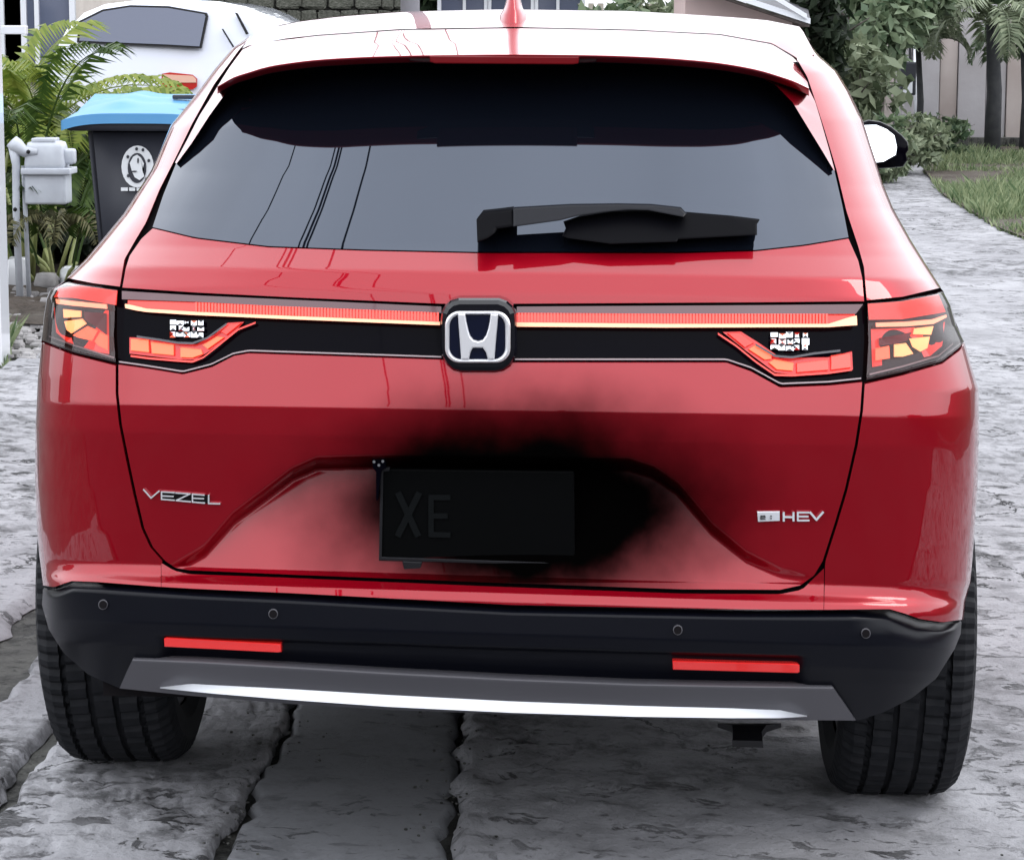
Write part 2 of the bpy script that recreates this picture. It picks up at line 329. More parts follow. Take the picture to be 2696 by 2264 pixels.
# ---- lamps and light bar
lampL = [(104, 594), (137, 578), (190, 588), (241, 595)]
lo_l = panel('tail_light', [(104, 596), (137, 579), (190, 588), (241, 595)], [(86, 698), (150, 722), (237, 743)], side(SL, 597, 698), [(241, 595), (236, 625), (233, 690), (237, 743)], 34, 30, M_lampbk, .012)
lo_r = panel('tail_light', [(1779, 622), (1850, 617), (1910, 605), (1932, 600)], [(1777, 779), (1850, 763), (1930, 741), (1966, 712), (1975, 700)], [(1779, 622), (1781, 701), (1777, 779)], side(SR, 600, 700), 34, 30, M_lampbk, .012)
lb = panel('light_bar', [(250, 594), (400, 603), (600, 613), (905, 627), (1060, 627), (1560, 624), (1772, 622)],
      [(243, 744), (300, 752), (375, 764), (433, 749), (478, 727), (510, 721), (905, 734), (1050, 740), (1490, 740), (1541, 757), (1601, 790), (1700, 786), (1768, 779)],
      [(250, 594), (240, 625), (240, 690), (243, 744)], [(1772, 622), (1772, 701), (1768, 779)], 160, 24, M_gloss, .014)
# clear outer lenses
for a in (panel('lens', [(104, 596), (137, 579), (190, 588), (241, 595)], [(86, 696), (150, 718), (237, 739)], side(SL, 597, 696), [(241, 595), (236, 625), (233, 690), (237, 739)], 34, 30, M_lens, -.004, lo_l, rim=0),
          panel('lens', [(1779, 622), (1850, 617), (1910, 605), (1932, 600)], [(1777, 775), (1850, 759), (1930, 737), (1966, 708), (1975, 698)], [(1779, 622), (1781, 701), (1777, 775)], side(SR, 600, 698), 34, 30, M_lens, -.004, lo_r, rim=0)): pass
def band(name, pts_top, pts_bot, m, off, par, n=60, th=.006):
    return panel(name, pts_top, pts_bot, [pts_top[0], pts_bot[0]], [pts_top[-1], pts_bot[-1]], n, 4, m, off, par, th)
# smoked upper edge of the bar and glowing ribbed strip
band('smoked_lens', [(250, 597), (400, 606), (600, 615), (905, 629)], [(250, 614), (400, 619), (600, 630), (905, 642)], M_smoke, .002, lb)
band('smoked_lens', [(1060, 629), (1560, 626), (1770, 624)], [(1060, 642), (1361, 644), (1755, 644)], M_smoke, .002, lb)
def ribstrip(T, B, u0, u1):
    bm = bmesh.new(); n = int((u1-u0)/6.6)
    for i in range(n):
        a = u0+(u1-u0)*i/n; b = a+4.2
        vt, vb = ip((a+b)/2, T), ip((a+b)/2, B)
        q = [hy(x, y, D(x, y)+.001) for x, y in ((a, vt), (b, vt), (b, vb), (a, vb))]
        f = [bm.verts.new(p) for p in q]; k = [bm.verts.new(p+np.array([0, .008, 0])) for p in q]
        bm.faces.new(f); bm.faces.new(k[::-1])
        for j in range(4): bm.faces.new((f[j], k[j], k[(j+1) % 4], f[(j+1) % 4]))
    return tag(frombm('light_ribs', bm, M_lampor2, lb), kind='stuff')
M_lampor2 = mat('rib_lit', (.7, .05, .03), .3, 0, .5, em=(1, .08, .06), ems=.85)
TL, BL = [(262, 616), (394, 620), (543, 627), (891, 641)], [(262, 630), (394, 640), (600, 648), (900, 661)]
TR, BR = [(1060, 642), (1361, 644), (1753, 644)], [(1060, 662), (1361, 664), (1753, 664)]
band('red_light_strip', TL, BL, M_lampred, .007, lb); band('red_light_strip', TR, BR, M_lampred, .007, lb)
ribstrip(TL, BL, 400, 902); ribstrip(TR, BR, 1062, 1700)
band('light_line', [(256, 624), (272, 627), (300, 634), (394, 640), (600, 649), (902, 661)], [(257, 632), (280, 637), (300, 640), (394, 646), (600, 655), (902, 667)], M_lampln, -.002, lb)
band('light_line', [(1060, 662), (1361, 665), (1700, 665), (1740, 652), (1757, 648)], [(1060, 670), (1361, 672), (1700, 671), (1740, 668), (1758, 667)], M_lampln, -.002, lb)
def T4(l): return [(46.7+x*.497, 545.3+y*.497) for x, y in l]
def T5(l): return [(1012.7+x*.497, 545.3+y*.497) for x, y in l]
# red glow of the reflector bowls behind the segments
plate('lamp_bowl', T4([(128, 172), (354, 184), (356, 364), (290, 352), (180, 312), (138, 275)]), M_lampred, .009, .01, lo_l)
plate('lamp_bowl', T5([(1556, 262), (1720, 256), (1862, 232), (1850, 330), (1800, 372), (1562, 418)]), M_lampred, .009, .01, lo_r)
plate('bowl_shade', T4([(252, 190), (345, 198), (345, 285), (300, 250), (258, 225)]), M_brake, .004, .006, lo_l)
plate('bowl_shade', T5([(1590, 300), (1725, 275), (1705, 310), (1640, 325), (1590, 330)]), M_brake, .004, .006, lo_r)
for pts, m in ((([(165, 180), (240, 188), (240, 212), (168, 215)]), M_lampyl), ([(170, 230), (245, 220), (262, 240), (200, 280), (180, 265)], M_lampyl),
               ([(205, 287), (265, 250), (308, 268), (285, 310), (228, 297)], M_lampor), ([(295, 312), (318, 274), (350, 290), (350, 350), (310, 330)], M_lampor)):
    plate('light_segment', T4(pts), m, 0, .006, lo_l, bev=.001)
for pts, m in (([(1735, 260), (1815, 250), (1805, 285), (1730, 283)], M_lampyl), ([(1715, 302), (1800, 293), (1790, 340), (1760, 355), (1728, 335)], M_lampyl),
               ([(1652, 326), (1702, 320), (1732, 363), (1690, 375), (1652, 376)], M_lampyl), ([(1575, 342), (1632, 331), (1635, 382), (1575, 392)], M_lampor)):
    plate('light_segment', T5(pts), m, 0, .006, lo_r, bev=.001)
band('light_line', T4([(135, 138), (200, 146), (345, 160)]), T4([(138, 156), (200, 164), (348, 178)]), M_lampln, -.0015, lo_l, 20)
band('light_line', T5([(1577, 236), (1700, 232), (1810, 222), (1868, 203)]), T5([(1577, 252), (1700, 250), (1815, 240), (1870, 212)]), M_lampln, -.0015, lo_r, 20)
band('smoked_lens', [(120, 592), (160, 586), (240, 597)], [(110, 610), (150, 611), (238, 626)], M_lampred, 0, lo_l, 20)
band('smoked_lens', [(1780, 624), (1850, 619), (1925, 605)], [(1782, 656), (1850, 655), (1940, 640)], M_lampred, 0, lo_r, 20)
plate('lamp_bowl', T4([(440, 296), (525, 300), (640, 318), (715, 325), (790, 284), (845, 236), (912, 232), (860, 290), (770, 352), (712, 388), (640, 386), (440, 362)]), M_lampdim, .008, .01, lb)
plate('lamp_bowl', T5([(945, 274), (1020, 272), (1090, 316), (1160, 364), (1180, 382), (1380, 378), (1478, 354), (1482, 428), (1390, 438), (1240, 448), (1160, 440), (1040, 350)]), M_lampdim, .008, .01, lb)
# inner clusters (on the tailgate)
for pts, m in (([(445, 302), (518, 306), (520, 358), (445, 350)], M_lampor), ([(528, 315), (622, 326), (622, 370), (532, 362)], M_lampor), ([(650, 337), (735, 346), (742, 365), (700, 380), (650, 378)], M_lampor),
               ([(742, 327), (800, 292), (830, 296), (762, 344)], M_lampor), ([(815, 272), (850, 242), (902, 236), (840, 286)], M_lampred)):
    plate('light_segment', T4(pts), m, .003, .01, lb, bev=.001)
for pts, m in (([(965, 279), (1012, 276), (1073, 318), (1036, 338)], M_lampred), ([(1052, 345), (1085, 324), (1146, 368), (1146, 385), (1118, 388)], M_lampor),
               ([(1135, 400), (1158, 386), (1238, 402), (1234, 434), (1168, 428)], M_lampor), ([(1250, 402), (1378, 387), (1382, 430), (1252, 440)], M_lampor2), ([(1392, 373), (1470, 361), (1474, 420), (1392, 430)], M_lampor2)):
    plate('light_segment', T5(pts), m, .003, .01, lb, bev=.001)
def cluster(T, cells):                # clear reversing-lamp optics: a chrome bowl with facets
    bm = bmesh.new()
    for (x0, y0, x1, y1, dz) in cells:
        q = T([(x0, y0), (x1, y0), (x1, y1), (x0, y1)]); c = T([((x0+x1)/2, (y0+y1)/2)])[0]
        vs = [bm.verts.new(hy(u, v, D(u, v)+.004)) for u, v in q]; cc = bm.verts.new(hy(c[0], c[1], D(*c)+.004+dz))
        for j in range(4): bm.faces.new((vs[j], vs[(j+1) % 4], cc))
    return frombm('reversing_lamp', bm, M_chrome, lb)
cells = lambda x0, y0, x1, y1, s: [(x0+(x1-x0)*i/5+random.uniform(0, 9), y0+(y1-y0)*j/3+random.uniform(0, 8), x0+(x1-x0)*(i+1)/5+random.uniform(-6, 3), y0+(y1-y0)*(j+1)/3+random.uniform(-5, 2), random.uniform(-.009, .009)) for i in range(5) for j in range(3)]
cluster(T4, cells(605, 222, 745, 295, 0)); cluster(T5, cells(1140, 272, 1300, 350, 1))
# thin bright outline under the inner clusters and the bar
def ribbon(name, pts, w, m, off, par, n=60, th=.004):
    up = [(u, v-w/2) for u, v in pts]; dn = [(u, v+w/2) for u, v in pts]; return band(name, up, dn, m, off, par, n, th)
ribbon('trim_line', [(244, 742), (300, 750), (375, 762), (433, 747), (478, 725), (510, 719), (905, 732)], 2.6, M_trim, -.001, lb, 90)
ribbon('trim_line', [(1056, 737), (1490, 737), (1541, 754), (1601, 787), (1700, 783), (1766, 776)], 2.6, M_trim, -.001, lb, 90)
ribbon('trim_line', [(100, 690), (150, 708), (234, 734)], 2.6, M_trim, .0, lo_l, 20)
ribbon('trim_line', [(1784, 768), (1850, 752), (1925, 730), (1955, 705)], 3, M_trim, .0, lo_r, 20)
ribbon('lamp_edge', T4([(445, 372), (520, 382), (640, 392), (700, 396), (745, 378), (800, 335), (890, 262), (960, 235)]), 3.5, M_lampred, .002, lb, 60)
ribbon('lamp_edge', T5([(925, 280), (1000, 330), (1080, 395), (1160, 450), (1230, 452), (1380, 442), (1478, 428)]), 4, M_lampred, .002, lb, 60)
ribbon('light_fin', T5([(1080, 325), (1160, 372), (1230, 378), (1320, 362), (1430, 350)]), 4, M_garn, -.002, lb, 40)
ribbon('light_fin', T4([(470, 292), (560, 305), (640, 318), (700, 320), (760, 298), (840, 240)]), 4, M_garn, -.002, lb, 40)
# ---- emblem
E0 = .025
def TE(l): return [(856.9+x*.1187, 584.2+y*.1187) for x, y in l]
pod = plate('badge_pod', TE([(390, 600), (405, 480), (460, 370), (560, 280), (700, 240), (1400, 240), (1540, 290), (1640, 380), (1690, 480), (1705, 650), (1705, 1100), (1680, 1260), (1600, 1400), (1480, 1490), (1330, 1520), (740, 1520), (600, 1480), (490, 1380), (410, 1240), (385, 1080)]), M_pod, -.005, .05, flat=E0, bev=.009)
inner = TE(rrect(470, 455, 1600, 1345, 250, 8))
plate('badge_field', inner, M_navy, -.0055, .01, pod, flat=E0)
def ring(name, outer, inn, m, y0, th, parent):
    bm = bmesh.new(); n = len(outer); A, B, A2, B2 = [], [], [], []
    for (o_, i_) in zip(outer, inn):
        md = ((o_[0]*.6+i_[0]*.4), (o_[1]*.6+i_[1]*.4))
        A.append(bm.verts.new(hy(*o_, y0+th*.6))); A2.append(bm.verts.new(hy(*md, y0))); B.append(bm.verts.new(hy(*i_, y0+th*.5))); B2.append(bm.verts.new(hy(*i_, y0+th)))
    for i in range(n):
        j = (i+1) % n
        for a, b in ((A, A2), (A2, B), (B, B2)): bm.faces.new((a[i], a[j], b[j], b[i]))
    return frombm(name, bm, m, parent, True)
ring('badge_ring', inner, TE(rrect(548, 515, 1510, 1285, 200, 8)), M_badge, E0-.012, .008, pod)
plate('badge_letter', TE([(690, 500), (820, 505), (838, 640), (872, 790), (905, 890), (960, 955), (1040, 978), (1120, 955), (1175, 880), (1215, 760), (1240, 640), (1255, 505), (1388, 510), (1372, 720), (1350, 950), (1322, 1290), (1210, 1290), (1175, 1170), (1120, 1092), (950, 1092), (912, 1160), (882, 1290), (745, 1290), (722, 950), (703, 720)]), M_badge, -.013, .012, pod, bev=.0022, flat=E0)
# ---- lettering badges (strokes)
def strokes(name, segs, m, T, w, par, off=-.004, th=.006, flat=None):
    D_ = (lambda x, y: flat) if flat is not None else D
    bm = bmesh.new()
    for pl in segs:
        for (a, b) in zip(pl[:-1], pl[1:]):
            off -= .00025
            a_, b_ = np.array(T([a])[0], float), np.array(T([b])[0], float); d = b_-a_; L_ = np.linalg.norm(d); d /= L_; n = np.array([-d[1], d[0]])*w/2; e = d*w*.35
            q = [a_-e+n, b_+e+n, b_+e-n, a_-e-n]; f = [bm.verts.new(hy(x, y, D_(x, y)+off)) for x, y in q]; k = [bm.verts.new(hy(x, y, D_(x, y)+off+th)) for x, y in q]
            bm.faces.new(f); bm.faces.new(k[::-1])
            for j in range(4): bm.faces.new((f[j], k[j], k[(j+1) % 4], f[(j+1) % 4]))
    return frombm(name, bm, m, par)
TV = lambda l: [(264.9+x*.1038, 973.8+y*.1038) for x, y in l]
def bademp(name):
    o = bpy.data.objects.new(name, None); o.location = (0, 0, 0); link(o, car); return o
nb = plate('name_badge_base', TV([(620, 330), (1590, 400), (1590, 570), (620, 485)]), M_gap, -.001, .003)
for sg in ([[(285, 290), (430, 455), (590, 320)]], [[(890, 350), (640, 335), (640, 480), (890, 500)], [(640, 415), (870, 425)]],
           [[(920, 355), (1200, 375), (930, 505), (1210, 530)]], [[(1480, 400), (1250, 380), (1250, 535), (1490, 555)], [(1250, 460), (1470, 470)]], [[(1570, 400), (1570, 565), (1790, 570)]]):
    strokes('letter', sg, M_badge, TV, 3.0, nb)
TH = lambda l: [(1526.8+x*.0964, 1020.5+y*.0964) for x, y in l]
hb = plate('hybrid_badge', TH([(270, 300), (750, 295), (750, 495), (290, 515)]), M_alu, -.005, .007, bev=.001)
strokes('letter', [[(345, 420), (440, 420), (430, 385), (350, 385), (345, 455), (440, 455)]], M_gap, TH, 1.6, hb, -.0065, .002)
strokes('letter', [[(560, 390), (570, 395)], [(560, 440), (570, 445)]], M_gap, TH, 2.5, hb, -.0065, .002)
strokes('letter', [[(835, 320), (835, 490)], [(1042, 320), (1042, 490)], [(835, 410), (1042, 415)]], M_alu, TH, 4.2, hb)
strokes('letter', [[(1370, 315), (1135, 315), (1135, 485), (1370, 485)], [(1135, 400), (1350, 400)]], M_alu, TH, 3.6, hb)
strokes('letter', [[(1400, 315), (1530, 470), (1670, 310)]], M_alu, TH, 4.2, hb)
# ---- number plate
pf = plate('number_plate', [(781, 961), (1178, 966), (1180, 1160), (778, 1148)], M_plate, 0, .02, flat=.055, bev=.003)
plate('plate_rim', [(780, 958), (800, 958), (798, 966), (786, 968), (783, 1142), (1178, 1155), (1178, 1161), (777, 1149)], M_rub, -.004, .014, pf, flat=.055, bev=.001)
strokes('letter', [[(818, 1014), (856, 1096)], [(858, 1014), (817, 1096)]], M_platech, lambda l: l, 13, pf, -.003, .008, .055)
for sg in ([[(920, 1020), (884, 1020), (884, 1096), (920, 1097)], [(884, 1058), (914, 1058)]],): strokes('letter', sg, M_platech, lambda l: l, 11, pf, -.003, .008, .055)
bracket = plate('camera_bracket', [(762, 930), (790, 929), (792, 960), (782, 966), (775, 1026), (771, 1026), (771, 968), (764, 960)], M_gloss, -.012, .025, flat=.05, bev=.002)
for u, v in ((767, 947), (785, 946), (777, 954)): plate('screw', [(u+3*math.cos(a), v+3*math.sin(a)) for a in np.linspace(0, 2*PI, 9)[:-1]], M_chrome, -.015, .006, bracket, flat=.05)
plate('plate_foot', [(825, 1150), (866, 1152), (862, 1172), (850, 1176), (838, 1176), (828, 1170)], M_rub, 0, .03, flat=.05, bev=.002)
# ---- wiper
TW = lambda l: [(934.8+x*.3338, 389.5+y*.3338) for x, y in l]
def gy(u, v): return D(u, v)
M_wip = mat('wiper_black', (.002, .002, .003), .5, spec=.04)
wp = plate('wiper', TW([(125, 185), (160, 140), (270, 128), (350, 118), (370, 225), (255, 240), (240, 270), (200, 300), (160, 315), (130, 320)]), M_wip, -.055, .06, bev=.006)
plate('wiper_arm', TW([(350, 112), (700, 92), (1000, 88), (1200, 92), (1385, 112), (1420, 150), (1400, 170), (1180, 128), (1050, 125), (900, 140), (760, 160), (640, 190), (350, 228)]), M_clad, -.062, .022, wp, bev=.004)
plate('wiper_blade', TW([(660, 200), (760, 165), (950, 135), (1150, 120), (1400, 140), (1700, 165), (1870, 186), (1852, 212), (1852, 280), (1370, 305), (1360, 322), (1100, 330), (950, 335), (690, 300), (655, 285), (675, 240)]), M_wip, -.035, .022, wp, bev=.004)
# ---- spoiler
lip = [(446, 178, .46), (500, 146, .41), (600, 127, .375), (700, 119, .365), (850, 114, .36), (1050, 112, .357), (1250, 114, .358), (1400, 121, .362), (1530, 136, .38), (1610, 158, .41), (1659, 182, .45)]
def smooth_line(l, n=160, k=9):
    r = resample(l, n); q = r.copy()
    for i in range(1, n-1):
        w_ = min(k, i, n-1-i); q[i] = r[i-w_:i+w_+1].mean(0)
    return [tuple(p) for p in q]
lip = smooth_line(lip)
front = [(497, 103, .72), (520, 92, .74), (556, 86, .72), (650, 75, .70), (823, 63, .685), (1060, 59, .68), (1298, 64, .685), (1476, 73, .70), (1583, 92, .72), (1632, 122, .70), (1656, 170, .55)]
gsp = coons(front, lip, [front[0], (470, 140, .6), lip[0]], [front[-1], lip[-1]], 100, 18)
V = []
for j in range(18):
    for i in range(100):
        u, v, y = gsp[j, i]; k = j/17; V.append(hy(u, v, y)+np.array([0, 0, 0]))
sp = gridmesh('roof_spoiler', V, 18, 100, M_red, car)
def strip3(name, rows, n, m, par):
    R_ = [resample(r, n) for r in rows]; V = [hy(*p) for r in R_ for p in r]; return gridmesh(name, V, len(rows), n, m, par)
sh = lambda l, dv, dy: [(u, v+dv, y+dy) for u, v, y in l]
strip3('spoiler_lip', [lip, sh(lip, 2, -.001), sh(lip, 4, .003), sh(lip, 9, .014), sh(lip, 14, .028)], 100, M_red, sp)
und0 = sh(lip, 14, .028); und1 = [(u, v+6, max(y+.02, D(u, v+6)+.001)) for u, v, y in lip]
strip3('spoiler_underside', [und0, sh(und0, 1.5, .02), und1], 100, M_gap, sp)
plate('brake_light', [(880, 115), (1188, 117), (1186, 131), (1176, 133), (892, 131), (882, 128)], M_brake, -.0065, .03, sp, flat=.36, bev=.002)
plate('brake_light_housing', [(836, 117), (1226, 120), (1222, 128), (1200, 130), (870, 129), (840, 126)], M_lampbk, .006, .03, sp, flat=.362, bev=.002)
fin = [(556, 139), (505, 155), (469, 183), (429, 238), (393, 294), (362, 336)]; fo = [(446, 178), (430, 205), (409, 238), (385, 285), (359, 334)]
pr_ = lambda t: .080*(1-t)**1.0+.008
def finp(inn, outr, name):
    g = coons(inn, outr, [inn[0], outr[0]], [inn[-1], outr[-1]], 40, 8); V = []
    for j in range(8):
        for i in range(40):
            u, v = g[j, i]; k = j/7; V.append(hy(u, v, D(u, v)-pr_(i/39)*(1-k)-.004))
    o = gridmesh(name, V, 8, 40, M_red, sp, 0); r0 = resample(inn, 40)
    strip3('fin_inner_wall', [[(u, v, D(u, v)+w_*pr_(i/39)+.006*(w_ == 0)) for i, (u, v) in enumerate(r0)] for w_ in (-1.03, -.5, 0)], 40, M_gap, o)
    return o
finp(fin, fo, 'spoiler_fin')
finp([(1545, 152), (1590, 175), (1626, 211), (1657, 262), (1689, 314), (1709, 348)], [(1659, 184), (1672, 210), (1685, 254), (1701, 310), (1712, 351)], 'spoiler_fin')
# ---- roof
crown = [(532, 62, 1.0), (568, 53, 1.15), (621, 43, 1.25), (716, 34, 1.35), (823, 27, 1.4), (1037, 22, 1.42), (1298, 26, 1.4), (1417, 33, 1.35), (1571, 42, 1.2), (1642, 56, 1.0), (1672, 112, .8)]
fr2 = [(497, 100, .735), (520, 89, .752), (556, 83, .733), (650, 72, .713), (823, 60, .698), (1060, 56, .693), (1298, 61, .698), (1476, 70, .713), (1583, 89, .733), (1633, 118, .715), (1636, 121, .71)]
NR = 90; a0, a1 = resample(fr2, NR), resample(crown, NR); rows = []
P0 = [hy(*p) for p in a0]; P1 = [hy(*p) for p in a1]
for k in np.linspace(0, 1, 14):
    r = []
    for i in range(NR):
        p = np.array(P0[i])*(1-k)+np.array(P1[i])*k; p[2] += .014*math.sin(PI*k)**1.0*(1-(2*i/(NR-1)-1)**6); r.append(p)
    rows.append(r)
for k in range(1, 9):
    r = []
    for i in range(NR):
        e = (2*i/(NR-1)-1); p = np.array(P1[i]); p[1] += .18*k; p[2] -= .0045*k*k; p[0] *= (1-.006*k); r.append(p)
    rows.append(r)
gridmesh('roof', [p for r in rows for p in r], len(rows), NR, M_red, car)
# windscreen, bonnet and front end (out of sight behind the roof)
rl = rows[-1]; fr = []
wsr = [rl]
for k in range(1, 7):
    t = k/6; wsr.append([np.array([p[0]*(1+.12*t), p[1]+.75*t, p[2]*(1-t)+(.98-.04*abs(p[0]))*t+.05*math.sin(PI*t)]) for p in rl])
gridmesh('windscreen', [p for r in wsr for p in r], len(wsr), NR, M_glass, car)
bn = [wsr[-1]]
for k in range(1, 9):
    t = k/8; bn.append([np.array([p[0]*(1+.12*math.sin(PI*t*.5)), p[1]+.85*t-.05*(abs(p[0])**3)*t, p[2]-.1*t-.28*max(0, t-.75)**2*8]) for p in wsr[-1]])
gridmesh('bonnet', [p for r in bn for p in r], len(bn), NR, M_red, car)
bm = bmesh.new(); box(bm, (0, 4.0, .42), (1.6, .3, .55), bev=.08); frombm('front_bumper', bm, M_red, car, True)
# ---- body sides behind the rear corners
WY, WR = .82, .345
def zl(side_): return (PL[2] if side_ < 0 else PR[2])
for sd_ in (-1, 1):
    sil = SL if sd_ < 0 else SR
    prof = []
    for v in list(range(600, 1206, 22)):
        u = ip(v, sil); p = hy(u, v, D(u, v)); prof.append(p)
    prof = np.array(prof); z0 = zl(sd_)
    ys = np.concatenate([np.linspace(0, 1, 10)**1*.30, np.linspace(.33, 1.5, 34), np.linspace(1.6, 3.9, 20)])
    zs_top = prof[0][2]; V = []; nvv = 22
    for yy in ys:
        for j in range(nvv):
            t = j/(nvv-1)
            ycur = .45+yy
            arch = .0
            zb = z0+.30
            for wy in (WY, WY+2.61):
                dy = abs(ycur-wy)
                if dy < .40: zb = max(zb, z0+WR+math.sqrt(.40**2-dy**2)*1.0)
            zt = zs_top+.04*min(1, yy); z = zt*(1-t)+zb*t
            x = np.interp(-z, -prof[:, 2], prof[:, 0]); yb = np.interp(-z, -prof[:, 2], prof[:, 1])
            k = min(1, yy/.35); ym = yb*(1-k)+ycur*k if yy < .35 else ycur
            bul = .012*math.sin(PI*min(1, yy/.8))*math.exp(-((z-.75)/.22)**2)
            V.append((x-sd_*.02*max(0, yy-.9)**1.3*.5+sd_*bul*0-sd_*.004*k, ym, z))
    gridmesh('body_side', V, len(ys), nvv, M_red, car)
    # arch trim
    for wy in (WY, WY+2.61):
        bm = bmesh.new()
        xs = np.interp(-(z0+.6), -prof[:, 2], prof[:, 0])-sd_*(.012 if wy < 1 else .06)
        rs = []
        for a in np.linspace(.02, PI-.42, 25) if wy < 1 else np.linspace(.3, PI-.3, 25):
            c_, s_ = math.cos(a), math.sin(a)
            rs.append([bm.verts.new((xs, wy+c_*.405, z0+WR+s_*.405)), bm.verts.new((xs+sd_*.006, wy+c_*.385, z0+WR+s_*.385)), bm.verts.new((xs, wy+c_*.355, z0+WR+s_*.355)), bm.verts.new((xs-sd_*.25, wy+c_*.355, z0+WR+s_*.355))])
        for a, b in zip(rs[:-1], rs[1:]):
            for q in range(3): bm.faces.new((a[q], a[q+1], b[q+1], b[q]))
        frombm('wheel_arch_trim', bm, M_clad, car, True)
    # upper side: pillar strip, side glass and roof rail, running forward from the rear pillar edge
    Pp = [hy(ip(v, sil), v, D(ip(v, sil), v)) for v in range(100, 601, 25)]
    V = []
    for yy in np.linspace(0, 2.1, 12):
        for p in Pp: V.append((p[0]-sd_*(.004+.03*yy*(.5+.0*p[2])), p[1]+yy*(.25+.75*min(1, (1.46-p[2])/.35)), p[2]+.01*yy))
    gridmesh('side_window', V, 12, len(Pp), M_glass, car)
# door mirror on the right
def mirror(sd_):
    c = hy(1817, 296, 2.55) if sd_ > 0 else hy(1817, 296, 2.55)*np.array([-1, 1, 1])
    def TM(l): # zoom region 2 coordinates
        return [(1558+x*.3974, y*.3974) for x, y in l]
    f = lambda q, y: (hy(q[0], q[1], y) if sd_ > 0 else hy(q[0], q[1], y)*np.array([-1, 1, 1])-np.array([0.0, 0, 0]))
    outl = TM([(500, 640), (560, 620), (620, 628), (680, 655), (735, 700), (765, 735), (768, 775), (755, 795), (762, 830), (740, 862), (680, 868), (610, 872), (560, 860), (510, 800)])
    bm = bmesh.new(); rings = []; cxy = np.mean(outl, 0)
    for k, (s_, y) in enumerate(((.93, 2.55), (1.0, 2.57), (1.0, 2.62), (.85, 2.70), (.5, 2.76), (.15, 2.78))):
        rings.append([bm.verts.new(f(cxy+(np.array(q)-cxy)*s_, y)) for q in outl])
    n = len(outl)
    for a, b in zip(rings[:-1], rings[1:]):
        for i in range(n): bm.faces.new((a[i], a[(i+1) % n], b[(i+1) % n], b[i]))
    bm.faces.new(rings[-1]); bm.faces.new(rings[0][::-1])
    h = frombm('door_mirror', bm, M_gloss, car, True)
    bm = bmesh.new(); g = TM([(530, 648), (600, 645), (655, 668), (695, 700), (708, 760), (702, 800), (640, 835), (600, 840), (545, 800)])
    bm.faces.new([bm.verts.new(f(q, 2.515+.036*(850-q[1]/.3974)/210)) for q in g]); frombm('mirror_glass', bm, mat('mirror_silver', (.9, .92, .95), .02, 1), h)
    bm = bmesh.new(); b = f(TM([(480, 850)])[0], 2.6); box(bm, b+np.array([-.02*sd_, .05, 0]), (.1, .07, .05), bev=.01); frombm('mirror_stalk', bm, M_gloss, h)
mirror(1)
# ---- shark fin antenna
ant = [(0, .50), (.08, .56), (.25, .72), (.45, .95), (.62, 1.0), (.8, .9), (1, .55)]
bm = bmesh.new(); A0 = hy(1051, 50, .80); rings = []
S_ = 1/1090.
for k in range(9):               # cross-sections from base up: half width, rear y, front y
    t = k/8; h = .10*t; hw = [.027, .027, .025, .0175, .0140, .0125, .0115, .0105, .008][k]; yr = -.05+.085*t; yf = .13-.03*t
    rings.append([bm.verts.new((A0[0]+hw*math.cos(a)*(1 if True else 0), A0[1]+(yr+yf)/2-(yf-yr)/2*math.sin(a), A0[2]-.008+h)) for a in np.linspace(0, 2*PI, 17)[:-1]])
for a, b in zip(rings[:-1], rings[1:]):
    for i in range(16): bm.faces.new((a[i], a[(i+1) % 16], b[(i+1) % 16], b[i]))
bm.faces.new(rings[-1]); frombm('roof_antenna', bm, M_red, car, True)
# ---- underbody, exhaust
bm = bmesh.new(); box(bm, (0, 2.3, GB+.33), (1.25, 3.3, .14)); box(bm, (0, .42, GB+.36), (1.3, .5, .10)); box(bm, (0, .82, GB+.32), (1.3, .12, .1)); frombm('underbody', bm, M_gap, car)
bm = bmesh.new()
TX = lambda l: [(1048.5+x*.5008, 1129.5+y*.5008) for x, y in l]
rows2 = []
for pts, y in (([(845, 705), (1105, 705), (1105, 722), (845, 722)], .30), ([(905, 712), (1045, 712), (1045, 742), (905, 742)], .27), ([(908, 740), (1025, 740), (1025, 768), (908, 768)], .25), ([(905, 775), (1030, 778), (1032, 806), (905, 800)], .22)):
    pp = TX(pts); rows2.append([bm.verts.new(hy(pp[0][0], pp[0][1], y)), bm.verts.new(hy(pp[1][0], pp[1][1], y)), bm.verts.new(hy(pp[2][0], pp[2][1], y+.07)), bm.verts.new(hy(pp[3][0], pp[3][1], y+.07))])
for a, b in zip(rows2[:-1], rows2[1:]):
    for i in range(4): bm.faces.new((a[i], a[(i+1) % 4], b[(i+1) % 4], b[i]))
bm.faces.new(rows2[-1]); frombm('exhaust_tip', bm, M_rub, car)
